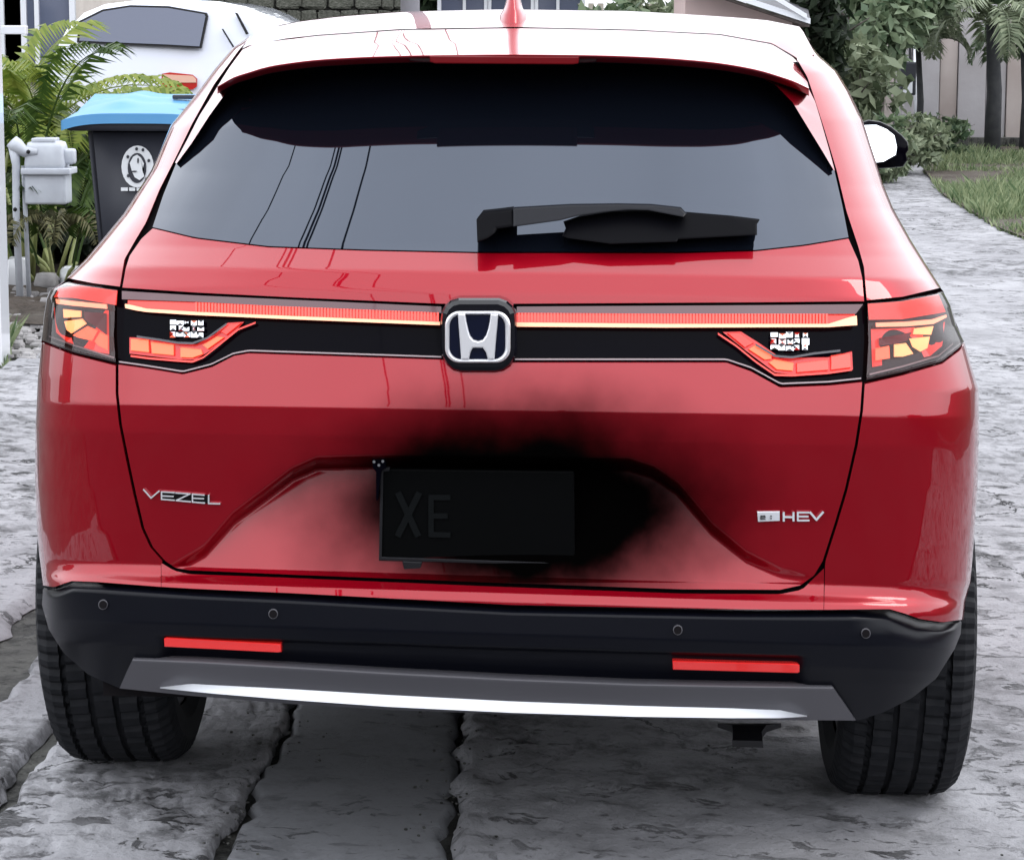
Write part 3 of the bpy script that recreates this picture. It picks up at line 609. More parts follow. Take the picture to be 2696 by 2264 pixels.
# ---- wheels
def wheel(cx, cy, z0, sd_, R=.345, w=.243):
    cz = z0+R-.004
    e = bpy.data.objects.new('wheel', None); e.location = (cx, cy, cz); link(e, car)
    e.matrix_parent_inverse = Matrix.Translation(car.location).inverted()
    hw = w/2
    pr = [(-hw+.02, .235), (-hw+.004, .26), (-hw, .30), (-hw+.008, .325), (-hw+.026, .3395), (-hw+.045, .3435)]
    xs = [-.062, -.0265, .0265, .062] if True else []
    mid = []
    x = -hw+.055
    for gx in (-.068, -.023, .023, .068):
        mid += [(gx-.006, .3445), (gx-.0045, .3345), (gx+.0045, .3345), (gx+.006, .3445)]
    prof = pr+mid+[(-a, b) for a, b in pr[::-1]]
    n = 216; V = []
    for i in range(n):
        a = 2*PI*i/n
        for (px, r) in prof:
            rr = r
            if i % 3 == 0 and (abs(px) > hw-.05 and r > .30): rr = r-.0075
            sk = .0
            if i % 4 == 0 and .026 < abs(px) < .063 and r > .34: rr = r-.007
            if i % 6 == 3 and abs(px) < .02 and r > .34: rr = r-.004
            V.append((sd_*px*1.0, rr*math.cos(a+px*.25), rr*math.sin(a+px*.25)))
    m_ = len(prof); Fc = [(i*m_+j, ((i+1) % n)*m_+j, ((i+1) % n)*m_+j+1, i*m_+j+1) for i in range(n) for j in range(m_-1)]
    me = bpy.data.meshes.new('tyre'); me.from_pydata(V, [], Fc); me.materials.append(M_tyre); me.polygons.foreach_set('use_smooth', [False]*len(me.polygons))
    o = bpy.data.objects.new('tyre', me); C.objects.link(o); o.parent = e
    bm = bmesh.new(); bmesh.ops.create_cone(bm, cap_ends=True, segments=40, radius1=.237, radius2=.237, depth=w-.05, matrix=Matrix.Rotation(PI/2, 4, 'Y'))
    for k in range(5):
        a = 2*PI*k/5; box(bm, (sd_*(hw-.02), .12*math.cos(a), .12*math.sin(a)), (.02, .20, .05), rx=a)
    me = bpy.data.meshes.new('rim'); bm.to_mesh(me); bm.free(); me.materials.append(M_garn); o = bpy.data.objects.new('rim', me); C.objects.link(o); o.parent = e
TWL = hy(76, 1370, .52)[0]; TWR = hy(2002, 1370, .52)[0]
for wy in (WY, WY+2.61):
    wheel(TWL+.1215, wy, PL[2], -1); wheel(TWR-.1215, wy, PR[2], 1)
#BG

# =================================================================== THE GROUND
def leafmat(name, c1, c2, rough=.55, trans=.25):
    m = bpy.data.materials.new(name); m.use_nodes = True; t = m.node_tree; b = t.nodes['Principled BSDF']
    g = t.nodes.new('ShaderNodeNewGeometry'); x = N(t, 'ShaderNodeMixRGB'); x.inputs[1].default_value = (*c1, 1); x.inputs[2].default_value = (*c2, 1)
    t.links.new(g.outputs['Random Per Island'], x.inputs[0]); t.links.new(x.outputs[0], b.inputs['Base Color'])
    b.inputs['Roughness'].default_value = rough; b.inputs['Specular IOR Level'].default_value = .35
    tr = N(t, 'ShaderNodeBsdfTranslucent'); t.links.new(x.outputs[0], tr.inputs[0]); ms = N(t, 'ShaderNodeMixShader'); ms.inputs[0].default_value = trans
    t.links.new(b.outputs[0], ms.inputs[1]); t.links.new(tr.outputs[0], ms.inputs[2]); t.links.new(ms.outputs[0], t.nodes['Material Output'].inputs[0]); return m
def concrete(name, base, dark, light, sc=1., cracks=True, bumpd=.012):
    m = bpy.data.materials.new(name); m.use_nodes = True; t = m.node_tree; b = t.nodes['Principled BSDF']; k = t.links.new
    tcn = N(t, 'ShaderNodeTexCoord'); b.inputs['Roughness'].default_value = .85; b.inputs['Specular IOR Level'].default_value = .25
    mp = N(t, 'ShaderNodeMapping'); mp.inputs['Scale'].default_value = (1*sc, 1.0*sc, 1); k(tcn.outputs['Object'], mp.inputs[0])
    def noise(s, d=6, r=.6):
        n = N(t, 'ShaderNodeTexNoise'); n.inputs['Scale'].default_value = s; n.inputs['Detail'].default_value = d; n.inputs['Roughness'].default_value = r; k(mp.outputs[0], n.inputs['Vector']); return n
    def rng_(o, a, b_, c=0, d=1):
        r = N(t, 'ShaderNodeMapRange'); r.inputs['From Min'].default_value = a; r.inputs['From Max'].default_value = b_; r.inputs['To Min'].default_value = c; r.inputs['To Max'].default_value = d; k(o, r.inputs['Value']); return r.outputs[0]
    def mix(f, a, c, blend='MIX'):
        x = N(t, 'ShaderNodeMixRGB'); x.blend_type = blend
        if isinstance(f, float): x.inputs[0].default_value = f
        else: k(f, x.inputs[0])
        for i, q in ((1, a), (2, c)):
            if isinstance(q, tuple): x.inputs[i].default_value = (*q, 1)
            else: k(q, x.inputs[i])
        return x.outputs[0]
    n1 = noise(1.1, 8, .65); n2 = noise(9, 8, .7); n3 = noise(70, 4, .7)
    col = mix(rng_(n1.outputs['Fac'], .35, .68), base, light); pn = noise(.7, 3).outputs['Fac']; pm = rng_(pn, .42, .6, .25, 1)
    mq = N(t, 'ShaderNodeMath', operation='MULTIPLY'); k(rng_(n2.outputs['Fac'], .46, .62, 0, .9), mq.inputs[0]); k(pm, mq.inputs[1]); col = mix(mq.outputs[0], col, dark)
    col = mix(rng_(n3.outputs['Fac'], .55, .75, 0, .5), col, dark)
    mc = N(t, 'ShaderNodeMapping'); mc.inputs['Scale'].default_value = (10*sc, 17*sc, 10); k(tcn.outputs['Object'], mc.inputs[0])
    ch = N(t, 'ShaderNodeTexNoise'); ch.inputs['Scale'].default_value = 1; ch.inputs['Detail'].default_value = 9; ch.inputs['Roughness'].default_value = .72; ch.inputs['Distortion'].default_value = .6; k(mc.outputs[0], ch.inputs['Vector'])
    chip = rng_(ch.outputs['Fac'], .565, .60); cm = N(t, 'ShaderNodeMath', operation='MULTIPLY'); k(chip, cm.inputs[0]); k(rng_(noise(1.7, 4).outputs['Fac'], .38, .62, .05, .95), cm.inputs[1])
    if cracks: col = mix(cm.outputs[0], col, tuple(c_*.62 for c_ in dark))
    if cracks:
        wn = noise(3.5, 6, .7); ws = N(t, 'ShaderNodeVectorMath', operation='MULTIPLY_ADD'); ws.inputs[1].default_value = (.45, .45, .45); k(wn.outputs['Color'], ws.inputs[0]); k(mp.outputs[0], ws.inputs[2])
        vo = N(t, 'ShaderNodeTexVoronoi', feature='DISTANCE_TO_EDGE'); vo.inputs['Scale'].default_value = 1.3; k(ws.outputs[0], vo.inputs['Vector'])
        cr = rng_(vo.outputs['Distance'], .004, .014, 1, 0); gate = rng_(noise(.9, 3).outputs['Fac'], .50, .56)
        mu = N(t, 'ShaderNodeMath', operation='MULTIPLY'); k(cr, mu.inputs[0]); k(gate, mu.inputs[1]); col = mix(mu.outputs[0], col, (.03, .03, .032))
    k(col, b.inputs['Base Color'])
    a1 = N(t, 'ShaderNodeMath', operation='MULTIPLY_ADD'); a1.inputs[1].default_value = .35; k(n3.outputs['Fac'], a1.inputs[0]); cq = N(t, 'ShaderNodeMath', operation='MULTIPLY_ADD'); cq.inputs[1].default_value = -.9; k(cm.outputs[0], cq.inputs[0]); k(n2.outputs['Fac'], cq.inputs[2]); k(cq.outputs[0], a1.inputs[2])
    bp = N(t, 'ShaderNodeBump'); bp.inputs['Strength'].default_value = .8; bp.inputs['Distance'].default_value = bumpd; k(a1.outputs[0], bp.inputs['Height']); k(bp.outputs[0], b.inputs['Normal'])
    return m
M_rough = concrete('rough_concrete', (.23, .23, .245), (.055, .055, .058), (.37, .37, .39))
M_smooth = concrete('smooth_concrete', (.175, .18, .192), (.10, .102, .11), (.21, .215, .23), 1.3, True, .003)
M_mortar = concrete('dark_rubble', (.045, .045, .043), (.012, .012, .012), (.11, .11, .10), 2)
M_soil = concrete('garden_soil', (.06, .045, .035), (.025, .018, .014), (.12, .105, .09), 2, False, .02)
def vnoise(X, Y, sc, seed):
    r = np.random.default_rng(seed); T = r.random((256, 256)); x, y = X*sc+100, Y*sc+100
    i, j = np.floor(x).astype(int), np.floor(y).astype(int); fx, fy = x-i, y-j; fx = fx*fx*(3-2*fx); fy = fy*fy*(3-2*fy)
    g = lambda a, b: T[a % 256, b % 256]
    return (g(i, j)*(1-fx)+g(i+1, j)*fx)*(1-fy)+(g(i, j+1)*(1-fx)+g(i+1, j+1)*fx)*fy
def worley(X, Y, sc, seed):
    r = np.random.default_rng(seed); T = r.random((64, 64, 2)); x, y = X*sc+50, Y*sc+50; i, j = np.floor(x).astype(int), np.floor(y).astype(int)
    d1 = np.full(X.shape, 9.); d2 = d1.copy()
    for a in (-1, 0, 1):
        for b in (-1, 0, 1):
            p = T[(i+a) % 64, (j+b) % 64]; d = np.hypot(i+a+p[..., 0]-x, j+b+p[..., 1]-y); n1 = d < d1
            d2 = np.where(n1, d1, np.minimum(d2, d)); d1 = np.where(n1, d, d1)
    return d2-d1
def stones(X, Y):                      # trowelled flagstone-like lumps
    wx = X+.10*(vnoise(X, Y, 6, 1)-.5)+.04*(vnoise(X, Y, 19, 2)-.5); wy = Y+.14*(vnoise(X, Y, 5, 3)-.5)+.05*(vnoise(X, Y, 17, 4)-.5)
    a = np.clip(worley(wx*.8, wy*1.9, 3.6, 5), 0, .28)/.28; b = np.clip(worley(wx, wy*2.0, 11, 6), 0, .25)/.25
    st = np.floor(vnoise(X, Y*1.6, 5, 10)*5+.5*vnoise(X, Y, 22, 12))/5      # flaked, stepped surface
    return .006*a*vnoise(X, Y, 1.1, 13)*1.6+.006*b*vnoise(X, Y, 2, 9)*2+.009*st+.005*vnoise(X, Y, 4, 7)+.005*vnoise(X, Y*2, 26, 8)
def slab(name, xl, xr, ys, nx, m, amp, parent, dz=0, jit=.007, seed=0):
    V = []; r = np.random.default_rng(seed); ny = len(ys)
    jl = np.interp(ys, np.arange(-6, 40, .06), r.normal(0, jit, len(np.arange(-6, 40, .06)))); jr = np.interp(ys, np.arange(-6, 40, .06), r.normal(0, jit, len(np.arange(-6, 40, .06))))
    jl = jl+.008*(vnoise(np.array(ys), np.zeros(len(ys))+seed, 34, 70)-.5); jr = jr+.008*(vnoise(np.array(ys), np.zeros(len(ys))+seed, 31, 71)-.5)
    t = np.linspace(0, 1, nx); XL = np.array([xl(y) for y in ys])+jl; XR = np.array([xr(y) for y in ys])+jr
    X = XL[:, None]*(1-t)+XR[:, None]*t; Y = np.repeat(np.array(ys)[:, None], nx, 1)
    e = np.minimum(np.minimum(X-XL[:, None], XR[:, None]-X)/(.008+.02*vnoise(X, Y, 9, 61)), 1); e = np.clip(e, 0, 1); e = np.sqrt(1-(1-e)**2)
    ey = np.clip(np.minimum(Y-ys[0], ys[-1]-Y)/.02, 0, 1); e = e*np.sqrt(1-(1-ey)**2)
    Z = G(X, Y)-.012+dz+amp*stones(X, Y)-.022*(1-e)
    return gridmesh(name, np.stack([X, Y, Z], -1).reshape(-1, 3), ny, nx, m, parent)
bm = bmesh.new()
gx = [-120, -40, -15, -8, -4, -2.6, 2.6, 4, 8, 20, 60, 150]; gyv = [-120, -40, -12, -4, 0, 4, 8, 14, 20, 30, 45, 80, 150, 300]
vs = [[bm.verts.new((x, y, float(G(x, y))-.024)) for x in gx] for y in gyv]
for a, b in zip(vs[:-1], vs[1:]):
    for i in range(len(gx)-1): bm.faces.new((a[i], a[i+1], b[i+1], b[i]))
ground = frombm('ground', bm, M_mortar); tag(ground, kind='structure')
rd = bpy.data.objects.new('road', None); C.objects.link(rd); tag(rd, kind='structure')
def edge(pts, slope=None):
    P = sorted([tuple(gp(u, v)[:2][::-1]) for u, v in pts]); ys = [p[0] for p in P]; xs = [p[1] for p in P]
    s0 = (xs[-1]-xs[0])/(ys[-1]-ys[0]) if slope is None else slope
    def f(y):
        if y < ys[0]: return xs[0]+s0*(y-ys[0])
        if y > ys[-1]: return xs[-1]+s0*(y-ys[-1])
        return float(np.interp(y, ys, xs))
    return f
crL = edge([(596, 1450), (583, 1490), (556, 1555), (516, 1595), (506, 1660), (481, 1685), (451, 1720), (441, 1764)], -.02)
crM = edge([(951, 1470), (931, 1530), (946, 1570), (921, 1610), (926, 1650), (921, 1710), (926, 1745), (920, 1764)], -.01)
smA = edge([(78, 1268), (40, 1325), (0, 1392)], .0)
smB = edge([(98, 1488), (60, 1530), (25, 1575), (0, 1630)], .0)
near = np.arange(-6, 9.5, .028)
g1 = .004
slab('concrete_slab', lambda y: min(smB(y), crL(y)-.3)+.03, lambda y: crL(y)-g1, np.arange(-.6, 7.9, .024), 76, M_rough, .7, rd, seed=1)
slab('concrete_slab', lambda y: crL(y)+g1, lambda y: crM(y)-g1*.7, np.arange(-.6, 7.9, .03), 34, M_smooth, .12, rd, .004, seed=2)
slab('concrete_slab', lambda y: crM(y)+g1*.7, lambda y: 2.55, np.arange(-.6, 7.9, .028), 110, M_rough, .9, rd, seed=3)
slab('concrete_slab', lambda y: smA(y)+.035, lambda y: smB(y)+.005, np.arange(-.6, 7.9, .03), 14, M_rough, .6, rd, .004, seed=4)
slab('concrete_slab', lambda y: smA(y)-1.1, lambda y: smA(y)-.06, np.arange(-.6, 7.35, .03), 40, M_rough, .7, rd, .006, seed=5)
slab('concrete_slab', lambda y: 2.57, lambda y: 4.4, np.arange(-.6, 7.9, .04), 50, M_rough, .8, rd, seed=6)
for k, (y0, y1) in enumerate(((7.93, 12.0), (12.03, 17.5), (17.53, 23.5), (23.53, 31.0))):
    slab('concrete_slab', lambda y: -1.9, lambda y: 1.1, np.arange(y0, y1+.01, .09), 34, M_rough, .9, rd, seed=7+k)
    slab('concrete_slab', lambda y: 1.13, lambda y: 4.6, np.arange(y0, y1+.01, .09), 40, M_rough, .9, rd, seed=17+k)
slab('concrete_slab', lambda y: -8, lambda y: 14, np.arange(31.03, 34.5, .2), 60, M_rough, .8, rd, seed=30)
M_asph = mat('added_dark_asphalt', (.035, .035, .038), .9, spec=.2, noise=(3, .6, (.055, .055, .058)), bump=(140, .6, .004))
bm = bmesh.new(); vs = [[bm.verts.new((x, y, float(G(x, y))-.008)) for x in (-60, -2.6, 2.6, 60)] for y in (-60, -.64)]
for i in range(3): bm.faces.new((vs[0][i], vs[0][i+1], vs[1][i+1], vs[1][i]))
tag(frombm('added_dark_street', bm, M_asph), kind='structure')  # unseen dark ground, added to darken reflections in the car's rear
# soil bed on the left
V = []; xs = np.arange(-9, -1.95, .07); ys = np.arange(7.5, 19, .09); X, Y = np.meshgrid(xs, ys)
Z = G(X, Y)-.03+.05*vnoise(X, Y, 2.2, 21)+.04*vnoise(X, Y, 7, 22)+.02*np.clip(worley(X, Y, 6, 23), 0, .4)
soil = gridmesh('garden_bed', np.stack([X, Y, Z], -1).reshape(-1, 3), len(ys), len(xs), M_soil); tag(soil, kind='structure')
# =================================================================== FOLIAGE
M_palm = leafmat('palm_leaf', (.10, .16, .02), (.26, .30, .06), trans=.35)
M_palmd = leafmat('palm_leaf_shaded', (.015, .04, .006), (.07, .12, .02))  # shaded copy of the palm leaf: shade put into darker colours
M_leaf = leafmat('leaf_green', (.025, .055, .025), (.15, .20, .11))
M_leafl = leafmat('leaf_grey_green', (.08, .11, .06), (.27, .31, .20))
M_drkl = leafmat('leaf_dark', (.006, .012, .006), (.03, .045, .025))
M_grass = leafmat('grass_blade', (.07, .12, .05), (.27, .31, .17))
M_trunk = mat('bark', (.06, .05, .045), .9, noise=(12, .8, (.14, .12, .11)), bump=(20, .6, .02))
M_stem = mat('palm_stem', (.28, .30, .12), .5, noise=(8, .6, (.16, .2, .06)))
def leaf_cloud(name, c, r, n, size, m, parent=None, clumps=10, elong=2.2, seed=0, kind=None, droop=.3):
    q = np.random.default_rng(seed); c = np.array(c, float); r = np.array(r, float)
    cc = q.normal(0, 1, (clumps, 3)); cc /= np.linalg.norm(cc, axis=1)[:, None]; cc *= q.uniform(.25, .85, (clumps, 1)); cr = q.uniform(.22, .45, clumps)
    V, F = [], []
    k = q.integers(0, clumps, n); d = q.normal(0, 1, (n, 3)); d /= np.linalg.norm(d, axis=1)[:, None]; rad = q.uniform(.5, 1.05, (n, 1))
    P = (cc[k]+d*cr[k][:, None]*rad)*r+c
    for i in range(n):
        a = q.normal(0, 1, 3)+d[i]*.8; a[2] -= droop; a /= np.linalg.norm(a); b = np.cross(a, q.normal(0, 1, 3)); b /= np.linalg.norm(b)+1e-6
        s = size*q.uniform(.6, 1.4); p = P[i]; j = len(V)
        V += [p-a*s*elong*.5, p+b*s*.5-a*s*.1, p+a*s*elong*.5, p-b*s*.5-a*s*.1]; F.append((j, j+1, j+2, j+3))
    o = mesh(name, V, F, m, parent, smooth=False)
    if kind: tag(o, kind=kind)
    return o
def frond(base, az, el, L_, droop, wid, m, parent, n=26, lw=.028, stemr=.008, seed=0, stem=.25):
    q = np.random.default_rng(seed); bm = bmesh.new(); pts = []; p = np.array(base, float); e = el
    for i in range(13):
        pts.append(p.copy()); e -= droop/12*(.4+i/8.); p = p+np.array([math.cos(az)*math.cos(e), math.sin(az)*math.cos(e), math.sin(e)])*L_/12
    tube(bm, pts, [stemr*(1-.8*i/12) for i in range(13)], 5)
    for i in range(n):
        t = stem+(1-stem)*i/n; f = t*12; j = min(11, int(f)); o = pts[j]+(pts[j+1]-pts[j])*(f-j); tg = pts[j+1]-pts[j]; tg /= np.linalg.norm(tg)
        sdv = np.cross(tg, [0, 0, 1]); sdv /= np.linalg.norm(sdv)+1e-6; upv = np.cross(sdv, tg)
        ll = wid*(math.sin(PI*min(1, .12+.86*(i/n)))**.7)*q.uniform(.85, 1.1)
        for s_ in (-1, 1):
            d = sdv*s_*.85+tg*.55+upv*.25; d /= np.linalg.norm(d); wv = tg*lw*q.uniform(.8, 1.2)
            a = o+d*ll*.5+upv*.02; b = o+d*ll-np.array([0, 0, .35*ll*q.uniform(.5, 1.3)])
            vs = [bm.verts.new(x) for x in (o, a-wv*.5, b, a+wv*.5)]; bm.faces.new(vs)
    me = bpy.data.meshes.new('frond'); bm.to_mesh(me); bm.free(); me.materials.append(m)
    return link(bpy.data.objects.new('frond', me), parent)
def palm_clump(u, y, h, nf, L_, m, label, seed, spread=.15, group='palms in the front garden'):
    q = np.random.default_rng(seed); b = hy(u, 400, y); b[2] = float(G(b[0], b[1]))+.02
    e = empty('areca_palm', b, label, 'palm', group)
    for i in range(nf):
        az = 2*PI*i/nf+q.uniform(-.3, .3); r = q.uniform(0, spread); p0 = b+np.array([r*math.cos(az), r*math.sin(az), 0]); top = p0+np.array([.12*math.cos(az), .12*math.sin(az), h*q.uniform(.35, .9)])
        bm = bmesh.new(); tube(bm, [p0, (p0+top)/2+np.array([0, 0, .02]), top], [.014, .011, .009], 6); frombm('stem', bm, M_stem, e, True)
        frond(top, az, q.uniform(.75, 1.35), L_*q.uniform(.75, 1.15), q.uniform(.9, 1.8), .30*L_, m, e, 30, .03, seed=seed*50+i)
    return e
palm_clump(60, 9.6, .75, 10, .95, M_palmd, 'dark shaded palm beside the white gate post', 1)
palm_clump(120, 10.4, .95, 12, .78, M_palm, 'sunny yellow-green palm in the middle of the front garden', 2)
palm_clump(215, 10.8, .42, 12, .66, M_palm, 'feathery palm rising behind the blue-lidded bin', 3)
palm_clump(290, 11.2, .12, 9, .45, M_palm, 'low palm between the blue-lidded bin and the white car', 4)
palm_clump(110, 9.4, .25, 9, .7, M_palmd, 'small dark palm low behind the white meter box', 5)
palm_clump(-30, 10.6, 1.0, 10, 1.1, M_palm, 'palm at the left edge behind the white gate post', 6)
c = hy(110, 330, 11.4)
hd = empty('garden_shrub', (c[0], c[1], float(G(c[0], c[1]))), 'dense dark green shrub filling the bed behind the meter box', 'shrub')
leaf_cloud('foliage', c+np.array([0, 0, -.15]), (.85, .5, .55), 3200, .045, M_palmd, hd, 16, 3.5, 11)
leaf_cloud('foliage', hy(110, 470, 10.3), (.62, .3, .34), 2200, .04, M_drkl, hd, 14, 3.2, 12)
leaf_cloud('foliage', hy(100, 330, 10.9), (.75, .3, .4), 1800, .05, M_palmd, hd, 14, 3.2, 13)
bm = bmesh.new(); tube(bm, [hd.location, Vector(hd.location)+Vector((0, 0, .5))], [.04, .02], 6); frombm('trunk', bm, M_trunk, hd)
# ferns drooping near the ground
c = hy(115, 470, 8.9); fe = empty('fern', (c[0], c[1], float(G(c[0], c[1]))), 'brownish fern drooping under the meter box', 'fern')
M_fern = leafmat('fern_leaf', (.04, .045, .015), (.16, .15, .07))
for i in range(9): frond(c+np.array([0, 0, -.06]), 2*PI*i/9, 1.0, .42, 2.2, .1, M_fern, fe, 20, .02, .005, 90+i)
# pale stones and white blocks edging the bed
M_stone = mat('pale_stone', (.34, .33, .33), .85, noise=(9, .8, (.16, .15, .15)), bump=(25, .6, .01))
def rock(u, v, w, h, lab, cat='stone', name='garden_stone', m=None, grp=None, dep=.8, bev=.2):
    p = gp(u, v); d = p[1]+CD; ww, hh = w/FP*d, h/FP*d
    bm = bmesh.new(); box(bm, (p[0], p[1], p[2]+hh*.42), (ww, ww*dep, hh), random.uniform(-.3, .3), .85, min(ww, hh)*bev)
    for q in bm.verts: q.co += Vector(rng.normal(0, .04*min(ww, hh), 3))
    o = frombm(name, bm, m or M_stone, None, True); return tag(o, lab, cat, grp)
rock(38, 588, 44, 66, 'white rounded block next to the gate post', 'block', 'concrete_block', M_white, bev=.12)
rock(160, 588, 64, 46, 'white block touching the outline of the red car', 'block', 'concrete_block', M_white, bev=.1)
rock(97, 590, 52, 34, 'low grey-white stone between the two white blocks', bev=.35)
def rubble(name, items, m, parent=None):
    bm = bmesh.new()
    for (u, v, w, h) in items:
        p = gp(u, v); d = p[1]+CD; ww, hh = w/FP*d, h/FP*d; n0 = len(bm.verts)
        box(bm, (p[0], p[1], p[2]+hh*.35), (ww, ww*.7, hh), random.uniform(-.4, .4), .8, min(ww, hh)*.28); bm.verts.ensure_lookup_table()
        for q in bm.verts[n0:]: q.co += Vector(rng.normal(0, .05*min(ww, hh), 3))
    return tag(frombm(name, bm, m), kind='stuff')
rubble('loose_stones', [(random.uniform(10, 112), random.uniform(598, 738), random.uniform(7, 34), random.uniform(4, 13)) for i in range(170)], M_stone)
bm = bmesh.new()
for i in range(300):
    side_ = i % 3
    if side_ == 0: y = random.uniform(.2, 2.2); x = crL(y)+random.gauss(0, .05)
    elif side_ == 1: y = random.uniform(.2, 2.2); x = crM(y)+random.gauss(0, .05)
    else: x, y = random.uniform(-1.7, 2.4), random.uniform(.2, 7)
    r_ = random.uniform(.001, .0035); box(bm, (x, y, float(G(x, y))+.006), (r_*1.6, r_*1.3, r_), random.uniform(0, 3))
tag(frombm('loose_grit', bm, M_mortar), kind='stuff')
# grass tufts at the gate post foot and weeds (real blades)
def grass_patch(name, poly, n, h, kind='stuff', m=None, seed=0):
    q = np.random.default_rng(seed); V, F = [], []; P = np.array(poly)
    from_ = P.min(0); to = P.max(0); cnt = 0
    while cnt < n:
        x, y = q.uniform(from_[0], to[0]), q.uniform(from_[1], to[1]); ins = False; j = len(P)-1
        for i in range(len(P)):
            if (P[i, 1] > y) != (P[j, 1] > y) and x < (P[j, 0]-P[i, 0])*(y-P[i, 1])/(P[j, 1]-P[i, 1])+P[i, 0]: ins = not ins
            j = i
        if not ins: continue
        cl = max(.15, 1.7*float(vnoise(np.array(x), np.array(y), 1.3, 44))-.35); a = q.uniform(0, 2*PI); hh = h*q.uniform(.4, 1.2)*cl; w = .008+.006*q.random(); l = q.normal(0, .4, 2)*hh
        z = float(G(x, y))-.02; k = len(V); cx, sx = math.cos(a)*w, math.sin(a)*w
        V += [(x-cx, y-sx, z), (x+cx, y+sx, z), (x+l[0]*.5+cx*.6, y+l[1]*.5+sx*.6, z+hh*.6), (x+l[0], y+l[1], z+hh)]; F.append((k, k+1, k+2, k+3)); cnt += 1
    o = mesh(name, V, F, m or M_grass, None, False); return tag(o, 'tufts of green grass' if not kind else None, kind=kind)
g2 = lambda l: [tuple(gp(u, v)[:2]) for u, v in l]
vp = g2([(1893, 352), (1925, 320), (1960, 306), (2110, 300), (2400, 300), (2600, 560), (2110, 497), (2040, 470), (1990, 438), (1935, 405)])
bm = bmesh.new(); bm.faces.new([bm.verts.new((x, y, float(G(x, y))+.025)) for x, y in vp]); vg = frombm('verge', bm, M_soil); tag(vg, kind='structure')
tag(grass_patch('grass', vp, 42000, .20, seed=3), 'green grass growing on the verge to the right of the road')
tag(grass_patch('weeds', g2([(-40, 640), (14, 640), (22, 760), (-40, 760)]), 500, .12, seed=5), 'weeds growing at the foot of the gate post')
# =================================================================== LEFT SIDE THINGS
# white gate post with rail
pb = hz(4, 735, float(G(-2.3, 7))); pc = hy(-26, 735, pb[1])
gpst = empty('gate_post', (pc[0], pc[1], pb[2]), 'white square gate post at the left edge of the photo', 'post')
ww = abs(hy(13, 735, pb[1])[0]-hy(-65, 735, pb[1])[0])
bm = bmesh.new(); box(bm, (pc[0], pc[1], pb[2]+1.0), (ww, ww, 2.1), bev=.006); frombm('post', bm, M_white, gpst)
r0, r1 = hy(10, 62, pb[1]), hy(50, 62, pb[1]); bm = bmesh.new(); box(bm, ((r0[0]+r1[0])/2, pc[1], r0[2]), (r1[0]-r0[0]+.02, .05, .035), bev=.004); frombm('rail', bm, M_white, gpst)
# wheelie bin
M_bin = mat('dark_bin_plastic', (.018, .020, .030), .5, noise=(5, .4, (.03, .032, .042)))
M_lid = mat('blue_lid_plastic', (.07, .25, .48), .5, noise=(4, .3, (.11, .30, .52)))
YB = 7.6; f = lambda u, v, y=YB: hy(u, v, y)
zb = float(G(f(285, 400)[0], YB))
bn_ = empty('wheelie_bin', (f(285, 400)[0], YB+.3, zb), 'dark wheelie bin with pale blue lid and white crest', 'bin')
bm = bmesh.new(); xl, xr = f(176, 262)[0], f(412, 262)[0]; zt = f(285, 258)[2]; inx = .05
T_ = [(xl, YB, zt), (xr, YB, zt), (xr, YB+.62, zt), (xl, YB+.62, zt)]; B_ = [(xl+inx, YB+.08, zb+.04), (xr-inx, YB+.08, zb+.04), (xr-inx, YB+.52, zb+.04), (xl+inx, YB+.52, zb+.04)]
tv = [bm.verts.new(p) for p in T_]; bv = [bm.verts.new(p) for p in B_]; bm.faces.new(tv); bm.faces.new(bv[::-1])
for i in range(4): bm.faces.new((tv[i], bv[i], bv[(i+1) % 4], tv[(i+1) % 4]))
bmesh.ops.bevel(bm, geom=list(bm.edges), offset=.03, segments=3, affect='EDGES'); frombm('body', bm, M_bin, bn_, True)
bm = bmesh.new(); a, b = f(140, 262)[0], f(432, 262)[0]; box(bm, ((a+b)/2, YB+.3, f(285, 256)[2]), (b-a, .74, .055), bev=.02); frombm('rim', bm, M_bin, bn_, True)
V = []; nu_, nv_ = 40, 16
for j in range(nv_):
    for i in range(nu_):
        s, t = i/(nu_-1), j/(nv_-1); x = a-.012+(b-a+.024)*s; y = YB-.10+.80*t
        z = f(285, 247)[2]+.055*(1-(abs(2*s-1))**4)*math.sin(PI*min(1, t*1.1+.12))**.5+.10*t**1.4+.016*math.exp(-((s-.35)/.09)**2)*(t > .15)-.012*math.exp(-((t-.42)/.07)**2)*(s < .8)
        V.append((x, y, z))
gridmesh('lid', V, nv_, nu_, M_lid, bn_, .045, (0, 0, -1))
for v_, y_ in ((198, YB+.30), (227, YB+.02)):
    p0, p1 = f(354, v_+2, y_), f(400, v_+1, y_); bm = bmesh.new(); box(bm, ((p0+p1)/2), (p1[0]-p0[0], .03, .02), bev=.006); frombm('lid_slot', bm, M_bin, bn_)
for s_ in (-1, 1):
    bm = bmesh.new(); bmesh.ops.create_cone(bm, cap_ends=True, segments=20, radius1=.1, radius2=.1, depth=.05, matrix=Matrix.Translation(((xl+xr)/2+s_*.26, YB+.56, zb+.10)) @ Matrix.Rotation(PI/2, 4, 'Y')); frombm('wheel', bm, M_rub, bn_)
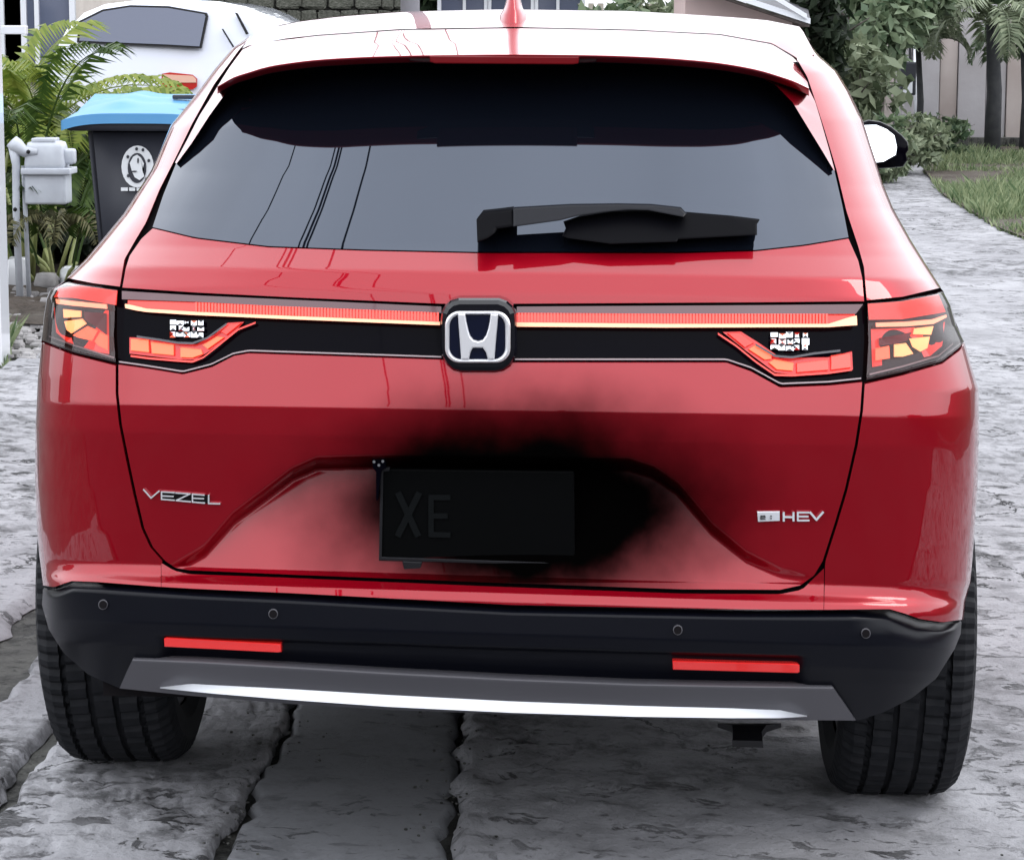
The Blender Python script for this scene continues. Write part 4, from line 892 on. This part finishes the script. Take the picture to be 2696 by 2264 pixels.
# crest: white ring with dark marks round a leafy figure
def flat(name, pts, m, y, par, th=.004):
    bm = bmesh.new(); fr_ = [bm.verts.new(hy(u, v, y)) for u, v in pts]; bk = [bm.verts.new(hy(u, v, y)+np.array([0, th, 0])) for u, v in pts]; n = len(pts)
    bm.faces.new(fr_); bm.faces.new(bk[::-1])
    for i in range(n): bm.faces.new((fr_[i], bk[i], bk[(i+1) % n], fr_[(i+1) % n]))
    bmesh.ops.triangulate(bm, faces=[q for q in bm.faces if len(q.verts) > 4]); return frombm(name, bm, m, par)
M_dec = mat('white_decal', (.62, .64, .66), .6)
ell = lambda cx, cy, rx, ry, n=24, a0=0, a1=2*PI: [(cx+rx*math.cos(a), cy+ry*math.sin(a)) for a in np.linspace(a0, a1, n+1)[:-1]]
def slopeY(v): return YB+.08*max(0, (v-262))/470.-.006
cr = flat('crest', ell(282, 342, 33, 43), M_dec, slopeY(342)-.012, bn_)
flat('crest_field', ell(281, 345, 19, 31), M_bin, slopeY(342)-.016, cr)
flat('crest_figure', [(270, 350), (266, 335), (273, 322), (281, 318), (289, 324), (295, 336), (292, 350), (296, 362), (286, 370), (276, 364)], M_dec, slopeY(342)-.020, cr)
for (x, y_) in ((280, 306), (293, 308), (263, 361), (305, 330), (262, 322), (300, 368)): flat('crest_mark', ell(x, y_, 3, 3.6, 8), M_bin, slopeY(342)-.018, cr, .003)
for (x, y_, a_, b_) in ((283, 330, 1.6, 6), (275, 352, 6, 1.5)): flat('crest_line', ell(x, y_, a_, b_, 9), M_bin, slopeY(342)-.024, cr, .003)
for x0, x1 in ((248, 262), (265, 277), (280, 300)): flat('crest_text_bar', [(x0, 385), (x1, 385), (x1, 392), (x0, 392)], M_dec, slopeY(390)-.014, cr, .004)
# meter box
YM = 8.7; f = lambda u, v, y=YM: hy(u, v, y)
mbase = f(75, 420); zg = float(G(mbase[0], YM))
M_meter = mat('meter_grey', (.50, .53, .58), .45, noise=(14, .5, (.38, .40, .45)), bump=(60, .2, .003))
mt = empty('gas_meter', (mbase[0], YM, zg), 'pale grey gas meter standing on its pipe before the palms', 'meter')
def bx(name, u0, v0, u1, v1, dep, m, par, y=YM, bev=.008, taper=1.):
    p, q = f(u0, v1, y), f(u1, v0, y); bm = bmesh.new(); box(bm, ((p[0]+q[0])/2, y+dep/2, (p[2]+q[2])/2), (q[0]-p[0], dep, q[2]-p[2]), 0, taper, bev); return frombm(name, bm, m, par, True)
bx('meter_case', 50, 356, 134, 420, .16, M_meter, mt, bev=.014)
bx('meter_head', 46, 291, 130, 350, .19, M_meter, mt, YM-.02, .03, .86); bx('meter_flange', 42, 346, 142, 359, .20, M_meter, mt, YM-.025, .006)
bx('meter_cap', 64, 284, 112, 293, .12, M_meter, mt, bev=.006); bx('meter_outlet', 128, 306, 151, 338, .08, M_meter, mt, YM+.03, .015)
bm = bmesh.new(); tube(bm, [f(24, 290), f(34, 300), f(52, 312), f(78, 312)], [.035, .04, .028, .02], 12); frombm('inlet_elbow', bm, M_meter, mt, True)
bm = bmesh.new(); tube(bm, [f(28, 296), f(33, 340), f(33, 430), (f(36, 430)[0], YM, zg)], [.03, .02, .018, .018], 10); frombm('pipe', bm, M_meter, mt, True)
bm = bmesh.new(); tube(bm, [f(48, 340, YM+.05), (f(48, 340)[0], YM+.05, zg)], .012, 8); frombm('pipe', bm, M_meter, mt, True)
for u, v in ((58, 312), (31, 430)): 
    bm = bmesh.new(); bmesh.ops.create_icosphere(bm, subdivisions=1, radius=.012, matrix=Matrix.Translation(Vector(tuple(f(u, v, YM-.04))))); frombm('bolt', bm, M_rub, mt)
# white car behind the garden
YW = 13.6; f = lambda u, v, y=YW: hy(u, v, y)
ol = [(78, 330), (76, 240), (88, 170), (104, 110), (128, 60), (160, 28), (205, 9), (260, 2), (330, -1), (420, 2), (470, 12), (510, 28), (550, 50), (580, 90), (600, 150), (610, 240), (608, 330)]
wc = empty('white_car', (f(340, 300)[0], YW+2, float(G(0, 0))), 'white car with a blue-grey rear window parked behind the garden palms', 'car')
rs_ = []
for k, (dy, sc) in enumerate(((.0, .93), (.02, .97), (.10, 1.0), (.8, 1.015), (1.6, 1.02), (2.4, .99), (3.0, .90), (3.9, .82))):
    cxx, czz = f(340, 300)[0], f(340, 330)[2]; r = []
    for u, v in ol:
        p = f(u, v)
        top = max(0, (p[2]-f(340, 120)[2]))
        hs = 1 if k < 5 else (1-(.35 if k == 5 else .75 if k == 6 else 1.0)*0)
        z = czz+(p[2]-czz)*(sc if k < 3 else 1.0); 
        if k == 6: z = min(z, f(340, 70)[2])
        if k == 7: z = min(z, f(340, 130)[2])
        r.append((cxx+(p[0]-cxx)*sc, YW+dy+top*.25*(k < 3), z))
    rs_.append(r)
nn = len(ol); M_wcar = mat('white_car_paint', (.62, .65, .74), .3, 0, 1)
V = [p for r in rs_ for p in r]; Fc = [(i*nn+j, i*nn+j+1, (i+1)*nn+j+1, (i+1)*nn+j) for i in range(len(rs_)-1) for j in range(nn-1)]; Fc.append(tuple(range(nn))[::-1])
mesh('body', V, Fc, M_wcar, wc)
M_wgl = mat('car_glass_blue_grey', (.10, .115, .17), .05, 0, 0, .5, ior=1.6)
def wplate(name, pts, m, y=YW-.012, par=None, th=.03, lean=True):
    bm = bmesh.new(); zr = f(340, 120)[2]; P = []
    for u, v in pts:
        p = hy(u, v, y); P.append(p+np.array([0, max(0, p[2]-zr)*.25 if lean else 0, 0]))
    a_ = [bm.verts.new(p) for p in P]; b_ = [bm.verts.new(p+np.array([0, th, 0])) for p in P]; n = len(P); bm.faces.new(a_); bm.faces.new(b_[::-1])
    for i in range(n): bm.faces.new((a_[i], b_[i], b_[(i+1) % n], a_[(i+1) % n]))
    bmesh.ops.triangulate(bm, faces=[q for q in bm.faces if len(q.verts) > 4]); return frombm(name, bm, m, par or wc)
wplate('window_seal', [(158, 44), (205, 20), (262, 11), (340, 13), (420, 27), (423, 34), (412, 100), (340, 96), (240, 92), (156, 88)], M_rub)
wplate('rear_glass', [(163, 46), (207, 24), (262, 15), (340, 17), (416, 30), (418, 35), (408, 96), (340, 92), (240, 88), (161, 84)], M_wgl, YW-.020)
tl = wplate('tail_lamp', [(332, 152), (348, 149), (395, 154), (404, 162), (404, 178), (396, 184), (345, 186), (330, 176)], mat('tail_lamp_red', (.45, .02, .02), .2, 0, 1), YW-.03, lean=False)
wplate('lamp_lens', [(335, 153), (395, 156), (402, 163), (402, 170), (345, 170), (332, 168)], mat('tail_lamp_amber', (.75, .45, .35), .2, 0, 1), YW-.036, tl, .01, False)
for pts in ([(478, 26), (484, 28), (508, 70), (503, 72)], [(452, 60), (455, 60), (480, 98), (477, 99)]): wplate('door_seam', pts, M_rub, YW-.02, th=.02)
for sx in (100, 560):
    p = f(sx, 330); bm = bmesh.new(); bmesh.ops.create_cone(bm, cap_ends=True, segments=28, radius1=.32, radius2=.32, depth=.2, matrix=Matrix.Translation((p[0], YW+.8, float(G(0, 0))+.32)) @ Matrix.Rotation(PI/2, 4, 'Y')); frombm('wheel', bm, M_tyre, wc)
bm = bmesh.new(); p, q = f(84, 330), f(604, 330); box(bm, ((p[0]+q[0])/2, YW+.35, p[2]-.12), (q[0]-p[0], .8, .3), bev=.05); frombm('bumper', bm, M_wcar, wc, True)
# =================================================================== BACKGROUND
def tree(name, u, y, h, rad, m, label, seed, n=2500, size=.13, trunk=.14, cat='tree', base=None, sq=.8, clumps=14, group=None):
    b = hy(u, 200, y); b[2] = float(G(b[0], b[1])); q = np.random.default_rng(seed)
    e = empty(name, b, label, cat, group); bm = bmesh.new(); top = b+np.array([q.uniform(-.2, .2), 0, h*.75])
    tube(bm, [b-np.array([0, 0, .1]), (b+top)/2+np.array([.06, 0, 0]), top], [trunk, trunk*.7, trunk*.25], 8)
    for i in range(6):
        a = 2*PI*i/6+q.uniform(-.4, .4); s_ = b+(top-b)*q.uniform(.35, .8); tube(bm, [s_, s_+np.array([math.cos(a)*rad*.35, math.sin(a)*rad*.35, rad*.25]), s_+np.array([math.cos(a)*rad*.7, math.sin(a)*rad*.7, rad*.4])], [trunk*.4, trunk*.25, trunk*.08], 5)
    frombm('trunk', bm, M_trunk, e, True)
    hc = (base if base is not None else h*.35); leaf_cloud('crown', b+np.array([0, 0, (h+hc)/2]), (rad, rad*.8, (h-hc)/2*1.1), n, size, m, e, clumps, 2.4, seed+100); return e
def house(name, u0, u1, y, h, m, label, roofm, wins=3, dep=5, win_v=None):
    p, q = hy(u0, 50, y), hy(u1, 50, y); z0 = float(G(p[0], y)); e = empty(name, ((p[0]+q[0])/2, y+dep/2, z0), label, 'house')
    cx_, w_ = (p[0]+q[0])/2, q[0]-p[0]
    bm = bmesh.new(); box(bm, (cx_, y+dep/2, z0+h/2), (w_, dep, h)); frombm('wall', bm, m, e)
    bm = bmesh.new(); vs = [bm.verts.new(x) for x in ((cx_-w_/2-.3, y-.4, z0+h), (cx_+w_/2+.3, y-.4, z0+h), (cx_+w_/2+.3, y+dep+.4, z0+h), (cx_-w_/2-.3, y+dep+.4, z0+h), (cx_-w_/2-.3, y+dep/2, z0+h+.7), (cx_+w_/2+.3, y+dep/2, z0+h+.7))]
    for ix in ((0, 1, 5, 4), (3, 4, 5, 2), (0, 4, 3), (1, 2, 5), (0, 3, 2, 1)): bm.faces.new([vs[i] for i in ix])
    frombm('roof', bm, roofm, e)
    for i in range(wins):
        x = cx_-w_/2+w_*(i+.5)/wins; bm = bmesh.new()
        for a_, b_, c_, d_ in ((-.32, 0, .05, .9), (.32, 0, .05, .9), (0, .45, .69, .05), (0, -.45, .69, .05), (0, 0, .04, .9)): box(bm, (x+a_, y-.03, z0+1.35+b_), (c_, .06, d_))
        wf = frombm('window', bm, M_white, e); bm = bmesh.new(); box(bm, (x, y-.01, z0+1.35), (.6, .02, .86)); frombm('pane', bm, M_wgl, wf)
    return e
M_wall1 = mat('pale_blue_wall', (.62, .70, .78), .8, noise=(2, .4, (.5, .56, .62)))
M_wall2 = mat('pinkish_wall', (.55, .42, .40), .85, noise=(3, .5, (.45, .36, .34)))
M_wall3 = mat('stained_wall', (.40, .385, .40), .9, noise=(1.3, .6, (.27, .25, .25)), bump=(20, .3, .01))
M_roofd = mat('dark_roofing', (.05, .05, .06), .7, noise=(6, .6, (.1, .1, .11)))
M_wstone = mat('mossy_stone', (.06, .065, .05), .9, noise=(6, .8, (.14, .14, .12)), bump=(14, .8, .03))
house('white_house', 905, 1192, 29, 2.0, M_wall1, 'pale blue-white house beyond the car roof, left of centre', M_roofd, 3)
M_cream = mat('cream_wall', (.50, .46, .42), .85, noise=(3, .6, (.36, .32, .29)), bump=(14, .3, .01))
house('cream_house', -170, 128, 19, 2.9, M_cream, 'cream house behind the palms in the top left corner', M_roofd, 3)
# mossy garden wall with individually laid stones
p, q = hy(430, 50, 27), hy(815, 50, 27); z0 = float(G(p[0], 27)); sw = empty('stone_wall', ((p[0]+q[0])/2, 27, z0), 'mossy dark stone wall beyond the car roof on the left', 'wall')
bm = bmesh.new(); box(bm, ((p[0]+q[0])/2, 27.2, z0+.85), (q[0]-p[0], .3, 1.7)); frombm('mortar', bm, M_mortar, sw)
x = p[0]
smesh = []
for k in range(4):
    bm = bmesh.new(); box(bm, (0, 0, 0), (1, 1, 1), bev=.16); 
    for v in bm.verts: v.co += Vector(rng.normal(0, .04, 3))
    me = bpy.data.meshes.new('stone'); bm.to_mesh(me); bm.free(); me.materials.append(M_wstone); smesh.append(me)
row = 0; z = z0+.1
while z < z0+1.75:
    x = p[0]+(.1 if row % 2 else 0); hh = random.uniform(.16, .24)
    while x < q[0]:
        w_ = random.uniform(.14, .34); o = bpy.data.objects.new('stone', random.choice(smesh)); o.scale = (w_*.93, .16, hh*.92); o.location = (x+w_/2, 27.03, z+hh/2); link(o, sw); x += w_
    z += hh; row += 1
tree('background_tree', 600, 30, 3.0, 2.2, M_drkl, 'dark tree behind the mossy stone wall', 21, 1800, .13)
tree('background_tree', 780, 31, 2.9, 1.5, M_leaf, 'green tree beside the grey utility pole', 22, 1500, .13)
# utility pole with cables running over the car
M_conc = mat('pole_concrete', (.30, .30, .33), .85, noise=(4, .6, (.22, .21, .23)))
YP = 25.; pp = hy(841, 20, YP); zg = float(G(pp[0], YP)); up = empty('utility_pole', (pp[0], YP, zg), 'grey concrete utility pole seen above the car roof', 'pole')
bm = bmesh.new(); tube(bm, [(pp[0], YP, zg-.1), (pp[0], YP, zg+3), (pp[0], YP, zg+7.4)], [.115, .105, .085], 14); frombm('shaft', bm, M_conc, up, True)
bm = bmesh.new(); box(bm, (pp[0], YP-.1, zg+7.0), (1.5, .08, .1)); frombm('crossarm', bm, M_trunk, up)
M_cable = mat('cable_black', (.01, .01, .01), .6)
p2 = (.3, -24); z2 = float(G(0, 0))
up2 = empty('utility_pole', (p2[0], p2[1], z2), 'concrete utility pole further back along the road behind the viewer', 'pole')
bm = bmesh.new(); tube(bm, [(p2[0], p2[1], z2-.1), (p2[0], p2[1], z2+7.4)], [.12, .085], 14); frombm('shaft', bm, M_conc, up2, True)
bm = bmesh.new(); box(bm, (p2[0]-.8, p2[1]+.1, z2+7.0), (2.4, .08, .1)); frombm('crossarm', bm, M_trunk, up2)
for k, (dx, xa, lab) in enumerate(((-.62, -1.85, 'leftmost'), (-.25, -1.26, 'second from the left'), (-.1, -1.20, 'third from the left'), (.08, -1.155, 'fourth from the left'), (.55, -.885, 'rightmost'))):
    # each cable passes x = xa above the rear window (y about .3)
    bm = bmesh.new(); pts = []
    A_ = np.array([pp[0]+dx, YP, zg+7.1]); t0 = (YP-.3)/(YP+24.); B_x = A_[0]+(xa-A_[0])/t0; B_ = np.array([B_x, -24, z2+7.1])
    for i in range(41):
        t = i/40; w_ = A_*(1-t)+B_*t; w_[2] -= (1.3+.1*k)*4*t*(1-t); pts.append(w_)
    tube(bm, pts, [.011, .009, .012, .010, .008][k], 6); o = frombm('overhead_cable', bm, M_cable, None, True); tag(o, lab+' of the cables strung over the road, mirrored in the rear window', 'cable', 'overhead cables above the car')
# fence of posts and shrubs, right of the pale house
tree('background_shrub', 1260, 26, 1.9, .8, M_leaf, 'shrub beyond the antenna, right of the pale house', 23, 900, .08, .05, 'shrub')
tree('background_shrub', 1350, 27, 2.0, .8, M_leafl, 'grey-green shrub left of the pinkish house', 24, 900, .08, .05, 'shrub')
fp0, fp1 = hy(1192, 50, 28), hy(1400, 50, 28); zf = float(G(fp0[0], 28)); fe_ = empty('picket_fence', ((fp0[0]+fp1[0])/2, 28, zf), 'weathered cream fence between the pale and the pinkish house', 'fence')
M_pick = mat('weathered_cream', (.45, .42, .35), .8, noise=(7, .7, (.2, .17, .14)))
bm = bmesh.new(); box(bm, (.0, 0, 0), (.07, .03, 1.75)); me = bpy.data.meshes.new('picket'); bm.to_mesh(me); bm.free(); me.materials.append(M_pick)
for x in np.arange(fp0[0], fp1[0], .12): o = bpy.data.objects.new('picket', me); o.location = (x, 28, zf+.875); link(o, fe_)
bm = bmesh.new(); box(bm, ((fp0[0]+fp1[0])/2, 28.05, zf+1.4), (fp1[0]-fp0[0], .04, .08)); frombm('fence_rail', bm, M_pick, fe_)
# pinkish house with a low dark roof edged in white
YH = 22.; f = lambda u, v, y=YH: hy(u, v, y)
zh = float(G(f(1500, 50)[0], YH)); ph = empty('pink_house', (f(1520, 50)[0], YH+2, zh), 'pinkish outbuilding with a low dark roof edged in white boards', 'house')
a, b = f(1405, 50), f(1625, 50); bm = bmesh.new()
ta, tb = f(1405, -30)[2], f(1625, 44)[2]
vs = [bm.verts.new(x_) for x_ in ((a[0], YH, zh), (b[0], YH, zh), (b[0], YH, tb), (a[0], YH, ta), (a[0], YH+4, zh), (b[0], YH+4, zh), (b[0], YH+4, tb), (a[0], YH+4, ta))]
for ix in ((0, 1, 2, 3), (5, 4, 7, 6), (0, 3, 7, 4), (1, 5, 6, 2), (3, 2, 6, 7)): bm.faces.new([vs[i] for i in ix])
frombm('wall', bm, M_wall2, ph)
def beam(name, p0, p1, y0, y1, th, m, par):
    a_, b_ = f(*p0, y0), f(*p1, y0); bm = bmesh.new(); dz = np.array([0, 0, th]); e_ = np.array([0, y1-y0, 0])
    vs = [bm.verts.new(x_) for x_ in (a_, b_, b_+e_, a_+e_, a_+dz, b_+dz, b_+e_+dz, a_+e_+dz)]
    for ix in ((0, 1, 2, 3), (4, 7, 6, 5), (0, 4, 5, 1), (1, 5, 6, 2), (2, 6, 7, 3), (3, 7, 4, 0)): bm.faces.new([vs[i] for i in ix])
    return frombm(name, bm, m, par)
beam('soffit', (1395, -32), (1660, 56), YH-.5, YH+4, .025, M_trunk, ph)
beam('fascia', (1395, -38), (1662, 50), YH-.56, YH-.52, .055, M_white, ph)
bm = bmesh.new(); a_, b_, c_, d_ = f(1390, -48, YH-.5), f(1662, 42, YH-.5), f(1655, 10, YH+2.2), f(1480, -60, YH+2.2)
for o_ in (0, -.03): pass
vs = [bm.verts.new(x_) for x_ in (a_, b_, c_, d_)]; vb = [bm.verts.new(x_-np.array([0, 0, .04])) for x_ in (a_, b_, c_, d_)]
bm.faces.new(vs); bm.faces.new(vb[::-1])
for i in range(4): bm.faces.new((vs[i], vb[i], vb[(i+1) % 4], vs[(i+1) % 4]))
frombm('roof', bm, M_roofd, ph); beam('ridge_board', (1535, -32), (1655, 40), YH-.6, YH-.56, .05, M_white, ph)
# ------------- right side: long stained wall, palms, shrubs
YR = 30.; f = lambda u, v, y=YR: hy(u, v, y)
zw = float(G(f(2000, 270)[0], YR)); wl = empty('boundary_wall', (f(2000, 200)[0], YR, zw), 'stained pale boundary wall of tall panels across the road end', 'wall')
us = [1780, 1832, 1868, 1925, 1962, 2020, 2062, 2110, 2170, 2240, 2330, 2430]
for i in range(len(us)-1):
    p, q = f(us[i], 200), f(us[i+1], 200); bm = bmesh.new(); hgt = 1.85+.0*i; off = .04*(i % 2); box(bm, ((p[0]+q[0])/2, YR+off, zw+hgt/2), (q[0]-p[0]-.012, .16, hgt), bev=.008); frombm('wall_panel', bm, M_wall3 if i % 3 else mat('stained_wall_warm', (.42, .37, .35), .9, noise=(1.5, .7, (.3, .25, .23))), wl)
bm = bmesh.new(); p, q = f(1775, 270), f(2440, 270); box(bm, ((p[0]+q[0])/2, YR-.25, zw+.05), (q[0]-p[0], .3, .16)); frombm('wall_footing', bm, M_mortar, wl)
# white drain pipe and the dark box with a white door
def pole_(name, u, v0, v1, r, m, lab, cat, y=YR-.3):
    bm = bmesh.new(); tube(bm, [f(u, v1, y), f(u-2, v0, y)], r, 8); o = frombm(name, bm, m, None, True); return tag(o, lab, cat)
pole_('drain_pipe', 1878, 95, 272, .022, M_white, 'thin white pipe standing against the boundary wall', 'pipe')
pole_('dark_post', 1868, 85, 270, .018, M_rub, 'thin black post beside the white pipe on the boundary wall', 'post')
mbx = empty('letter_box', f(1862, 270, YR-.8), 'dark box with white opening on a post before the boundary wall', 'box')
def b2(name, u0, v0, u1, v1, y, dep, m, par, bev=.01):
    p, q = f(u0, v1, y), f(u1, v0, y); bm = bmesh.new(); box(bm, ((p[0]+q[0])/2, y+dep/2, (p[2]+q[2])/2), (q[0]-p[0], dep, q[2]-p[2]), bev=bev); return frombm(name, bm, m, par)
b2('box_body', 1846, 128, 1880, 196, YR-.9, .25, mat('dark_slate', (.02, .022, .03), .6), mbx, .02); b2('box_opening', 1852, 164, 1872, 192, YR-.92, .03, M_white, mbx); b2('post', 1852, 196, 1872, 268, YR-.85, .12, M_wall3, mbx)
def royal(u, y, vb, vt, L_, nf, m, lab, seed, r=.11, drp=(1.6, 2.6), wid=.32):
    b = hy(u, vb, y); t_ = hy(u-1, vt, y); b = np.array([b[0], y, float(G(b[0], y))]); e = empty('palm_tree', b, lab, 'palm tree', 'palm trees before the boundary wall'); q = np.random.default_rng(seed)
    bm = bmesh.new(); tube(bm, [b, b*.5+t_*.5+np.array([.03, 0, 0]), t_], [r, r*.85, r*.7], 10); frombm('trunk', bm, M_trunkd, e, True)
    for i in range(nf): frond(t_, 2*PI*i/nf+q.uniform(-.25, .25), q.uniform(.5, 1.2), L_*q.uniform(.8, 1.15), q.uniform(*drp), wid*L_, m, e, 26, .05, .02, seed*77+i, .15)
M_trunkd = mat('dark_bark', (.022, .024, .028), .85, noise=(9, .7, (.05, .05, .052)))
royal(2036, 27.2, 250, 50, 1.0, 15, M_leafl, 'palm with a thick dark trunk at the right edge', 31)
royal(1884, 27.8, 270, 100, .75, 12, M_leafl, 'smaller palm drooping over the dark box', 32, .05)
royal(2100, 28.6, 250, 96, .8, 12, M_leaf, 'palm cut by the right border of the photo', 33, .06)
M_banana = leafmat('broad_leaf', (.05, .09, .045), (.26, .32, .20), trans=.3)
tree('background_tree', 1715, 25, 2.4, 1.0, M_banana, 'broad-leaved pale green tree right of the pinkish house', 34, 2600, .085, .07, base=.3, clumps=10)
tree('background_tree', 1800, 26.5, 2.6, 1.2, M_banana, 'broad-leaved tree above the grey shrubs', 35, 3200, .09, .08, base=.9, clumps=11)
tree('background_tree', 1900, 31.5, 3.6, 1.8, M_leaf, 'leafy tree rising behind the boundary wall', 36, 4200, .10, .12, base=1.5)
tree('background_tree', 2080, 32, 3.4, 1.8, M_leafl, 'pale leafy tree behind the right end of the boundary wall', 37, 4200, .10, .12, base=1.5)
tree('background_tree', 1980, 33.5, 4.2, 2.2, M_leaf, 'tallest green tree behind the boundary wall', 38, 2600, .15, .12, base=1.8)
tree('background_tree', 1672, 23.5, 2.4, .45, M_drkl, 'narrow almost black tree at the end of the pinkish house', 39, 1300, .08, .09, base=.7)
tree('background_tree', 1745, 24, 1.5, .6, M_leafl, 'low yellowish bush in front of the broad-leaved trees', 40, 1000, .09, .04, base=.1)
for i, (u, y, h, r_, m, lab) in enumerate(((1770, 22, .62, .7, M_leafl, 'grey-green low shrub beside the door mirror'), (1850, 23.5, .60, .65, M_leafl, 'low shrub under the dark box on its post'), (1930, 26.5, .45, .55, M_leaf, 'small shrub at the foot of the boundary wall'), (1720, 21, .9, .7, M_leaf, 'dark shrub just right of the rear pillar of the red car'))):
    tree('low_shrub', u, y, h, r_, m, lab, 50+i, 1500, .045, .03, 'shrub', base=.02, clumps=16)
YR_ = 0
rubble('far_rubble', [(random.uniform(1800, 1990), random.uniform(284, 298), random.uniform(8, 40), random.uniform(4, 14)) for i in range(45)]+[(random.uniform(1990, 2100), random.uniform(262, 270), random.uniform(8, 26), random.uniform(3, 7)) for i in range(12)], M_stone)
# ------------- behind the viewer (seen only in reflections and from the side)
def backhouse(x, y, w_, h, m, lab):
    z0 = float(G(x, y)); e = empty('roadside_house', (x, y, z0), lab, 'house'); bm = bmesh.new(); box(bm, (x, y, z0+h/2), (w_, 6, h)); frombm('wall', bm, m, e)
    bm = bmesh.new(); vs = [bm.verts.new(p_) for p_ in ((x-w_/2-.4, y-3.4, z0+h), (x+w_/2+.4, y-3.4, z0+h), (x+w_/2+.4, y+3.4, z0+h), (x-w_/2-.4, y+3.4, z0+h), (x-w_/2-.4, y, z0+h+1.2), (x+w_/2+.4, y, z0+h+1.2))]
    for ix in ((0, 1, 5, 4), (3, 4, 5, 2), (0, 4, 3), (1, 2, 5), (0, 3, 2, 1)): bm.faces.new([vs[i] for i in ix])
    frombm('roof', bm, M_roofd, e)
    for k in (-1, 1):
        bm = bmesh.new(); box(bm, (x+k*w_*.25, y+3.02, z0+1.5), (1.1, .08, 1.2)); wf = frombm('window', bm, M_white, e); bm = bmesh.new(); box(bm, (x+k*w_*.25, y+3.07, z0+1.5), (1.0, .03, 1.1)); frombm('pane', bm, M_wgl, wf)
backhouse(-8, -22, 9, 3.0, M_wall3, 'grey house on the left of the road behind the viewer'); backhouse(8.5, -24, 9, 3.0, M_wall2, 'pinkish house on the right of the road behind the viewer')
for i, (x, y, h, r_) in enumerate(((-6.5, -16, 2.8, 2.0), (6.8, -17, 2.9, 2.0), (-10, 2, 3.0, 1.8), (9, -4, 2.6, 1.7), (0.5, -31, 3.8, 3.0), (-4, -29, 4, 2.5), (4.5, -30, 4, 2.5), (-9, 9, 3.2, 2.0), (-12, 16, 3.6, 2.4), (-9.5, 24, 3.4, 2.2))):
    b = np.array([x, y, float(G(x, y))]); e = empty('roadside_tree', b, ['bushy tree left of the road behind the viewer', 'bushy tree right of the road behind the viewer', 'tree outside the left border level with the bin', 'tree outside the right border level with the red car', 'middle one of three trees at the road end behind the viewer', 'left one of three trees at the road end behind the viewer', 'right one of three trees at the road end behind the viewer', 'nearest of the trees left of the garden bed', 'middle tree left of the garden bed', 'farthest of the trees left of the garden bed'][i], 'tree')
    bm = bmesh.new(); tube(bm, [b, b+np.array([0, 0, h*.7])], [.14, .06], 8); frombm('trunk', bm, M_trunk, e, True); leaf_cloud('crown', b+np.array([0, 0, h*.6]), (r_, r_, h*.42), 1500, .22, M_leaf, e, 12, 2.2, 200+i)
# unseen brown fence, added to give the car's flank a brown reflection
ff = empty('added_board_fence', (5.6, 1.5, float(G(5, 1))), 'brown board fence added outside the right border to reflect in the car flank', 'fence'); M_board = mat('brown_boards', (.13, .07, .045), .8, noise=(6, .7, (.07, .04, .03)))
bm = bmesh.new(); box(bm, (0, 0, 0), (.03, .19, 1.5)); me = bpy.data.meshes.new('board'); bm.to_mesh(me); bm.free(); me.materials.append(M_board)
for y in np.arange(-3, 6, .2): o = bpy.data.objects.new('board', me); o.location = (5.6, y, float(G(5, 1))+.75); link(o, ff)
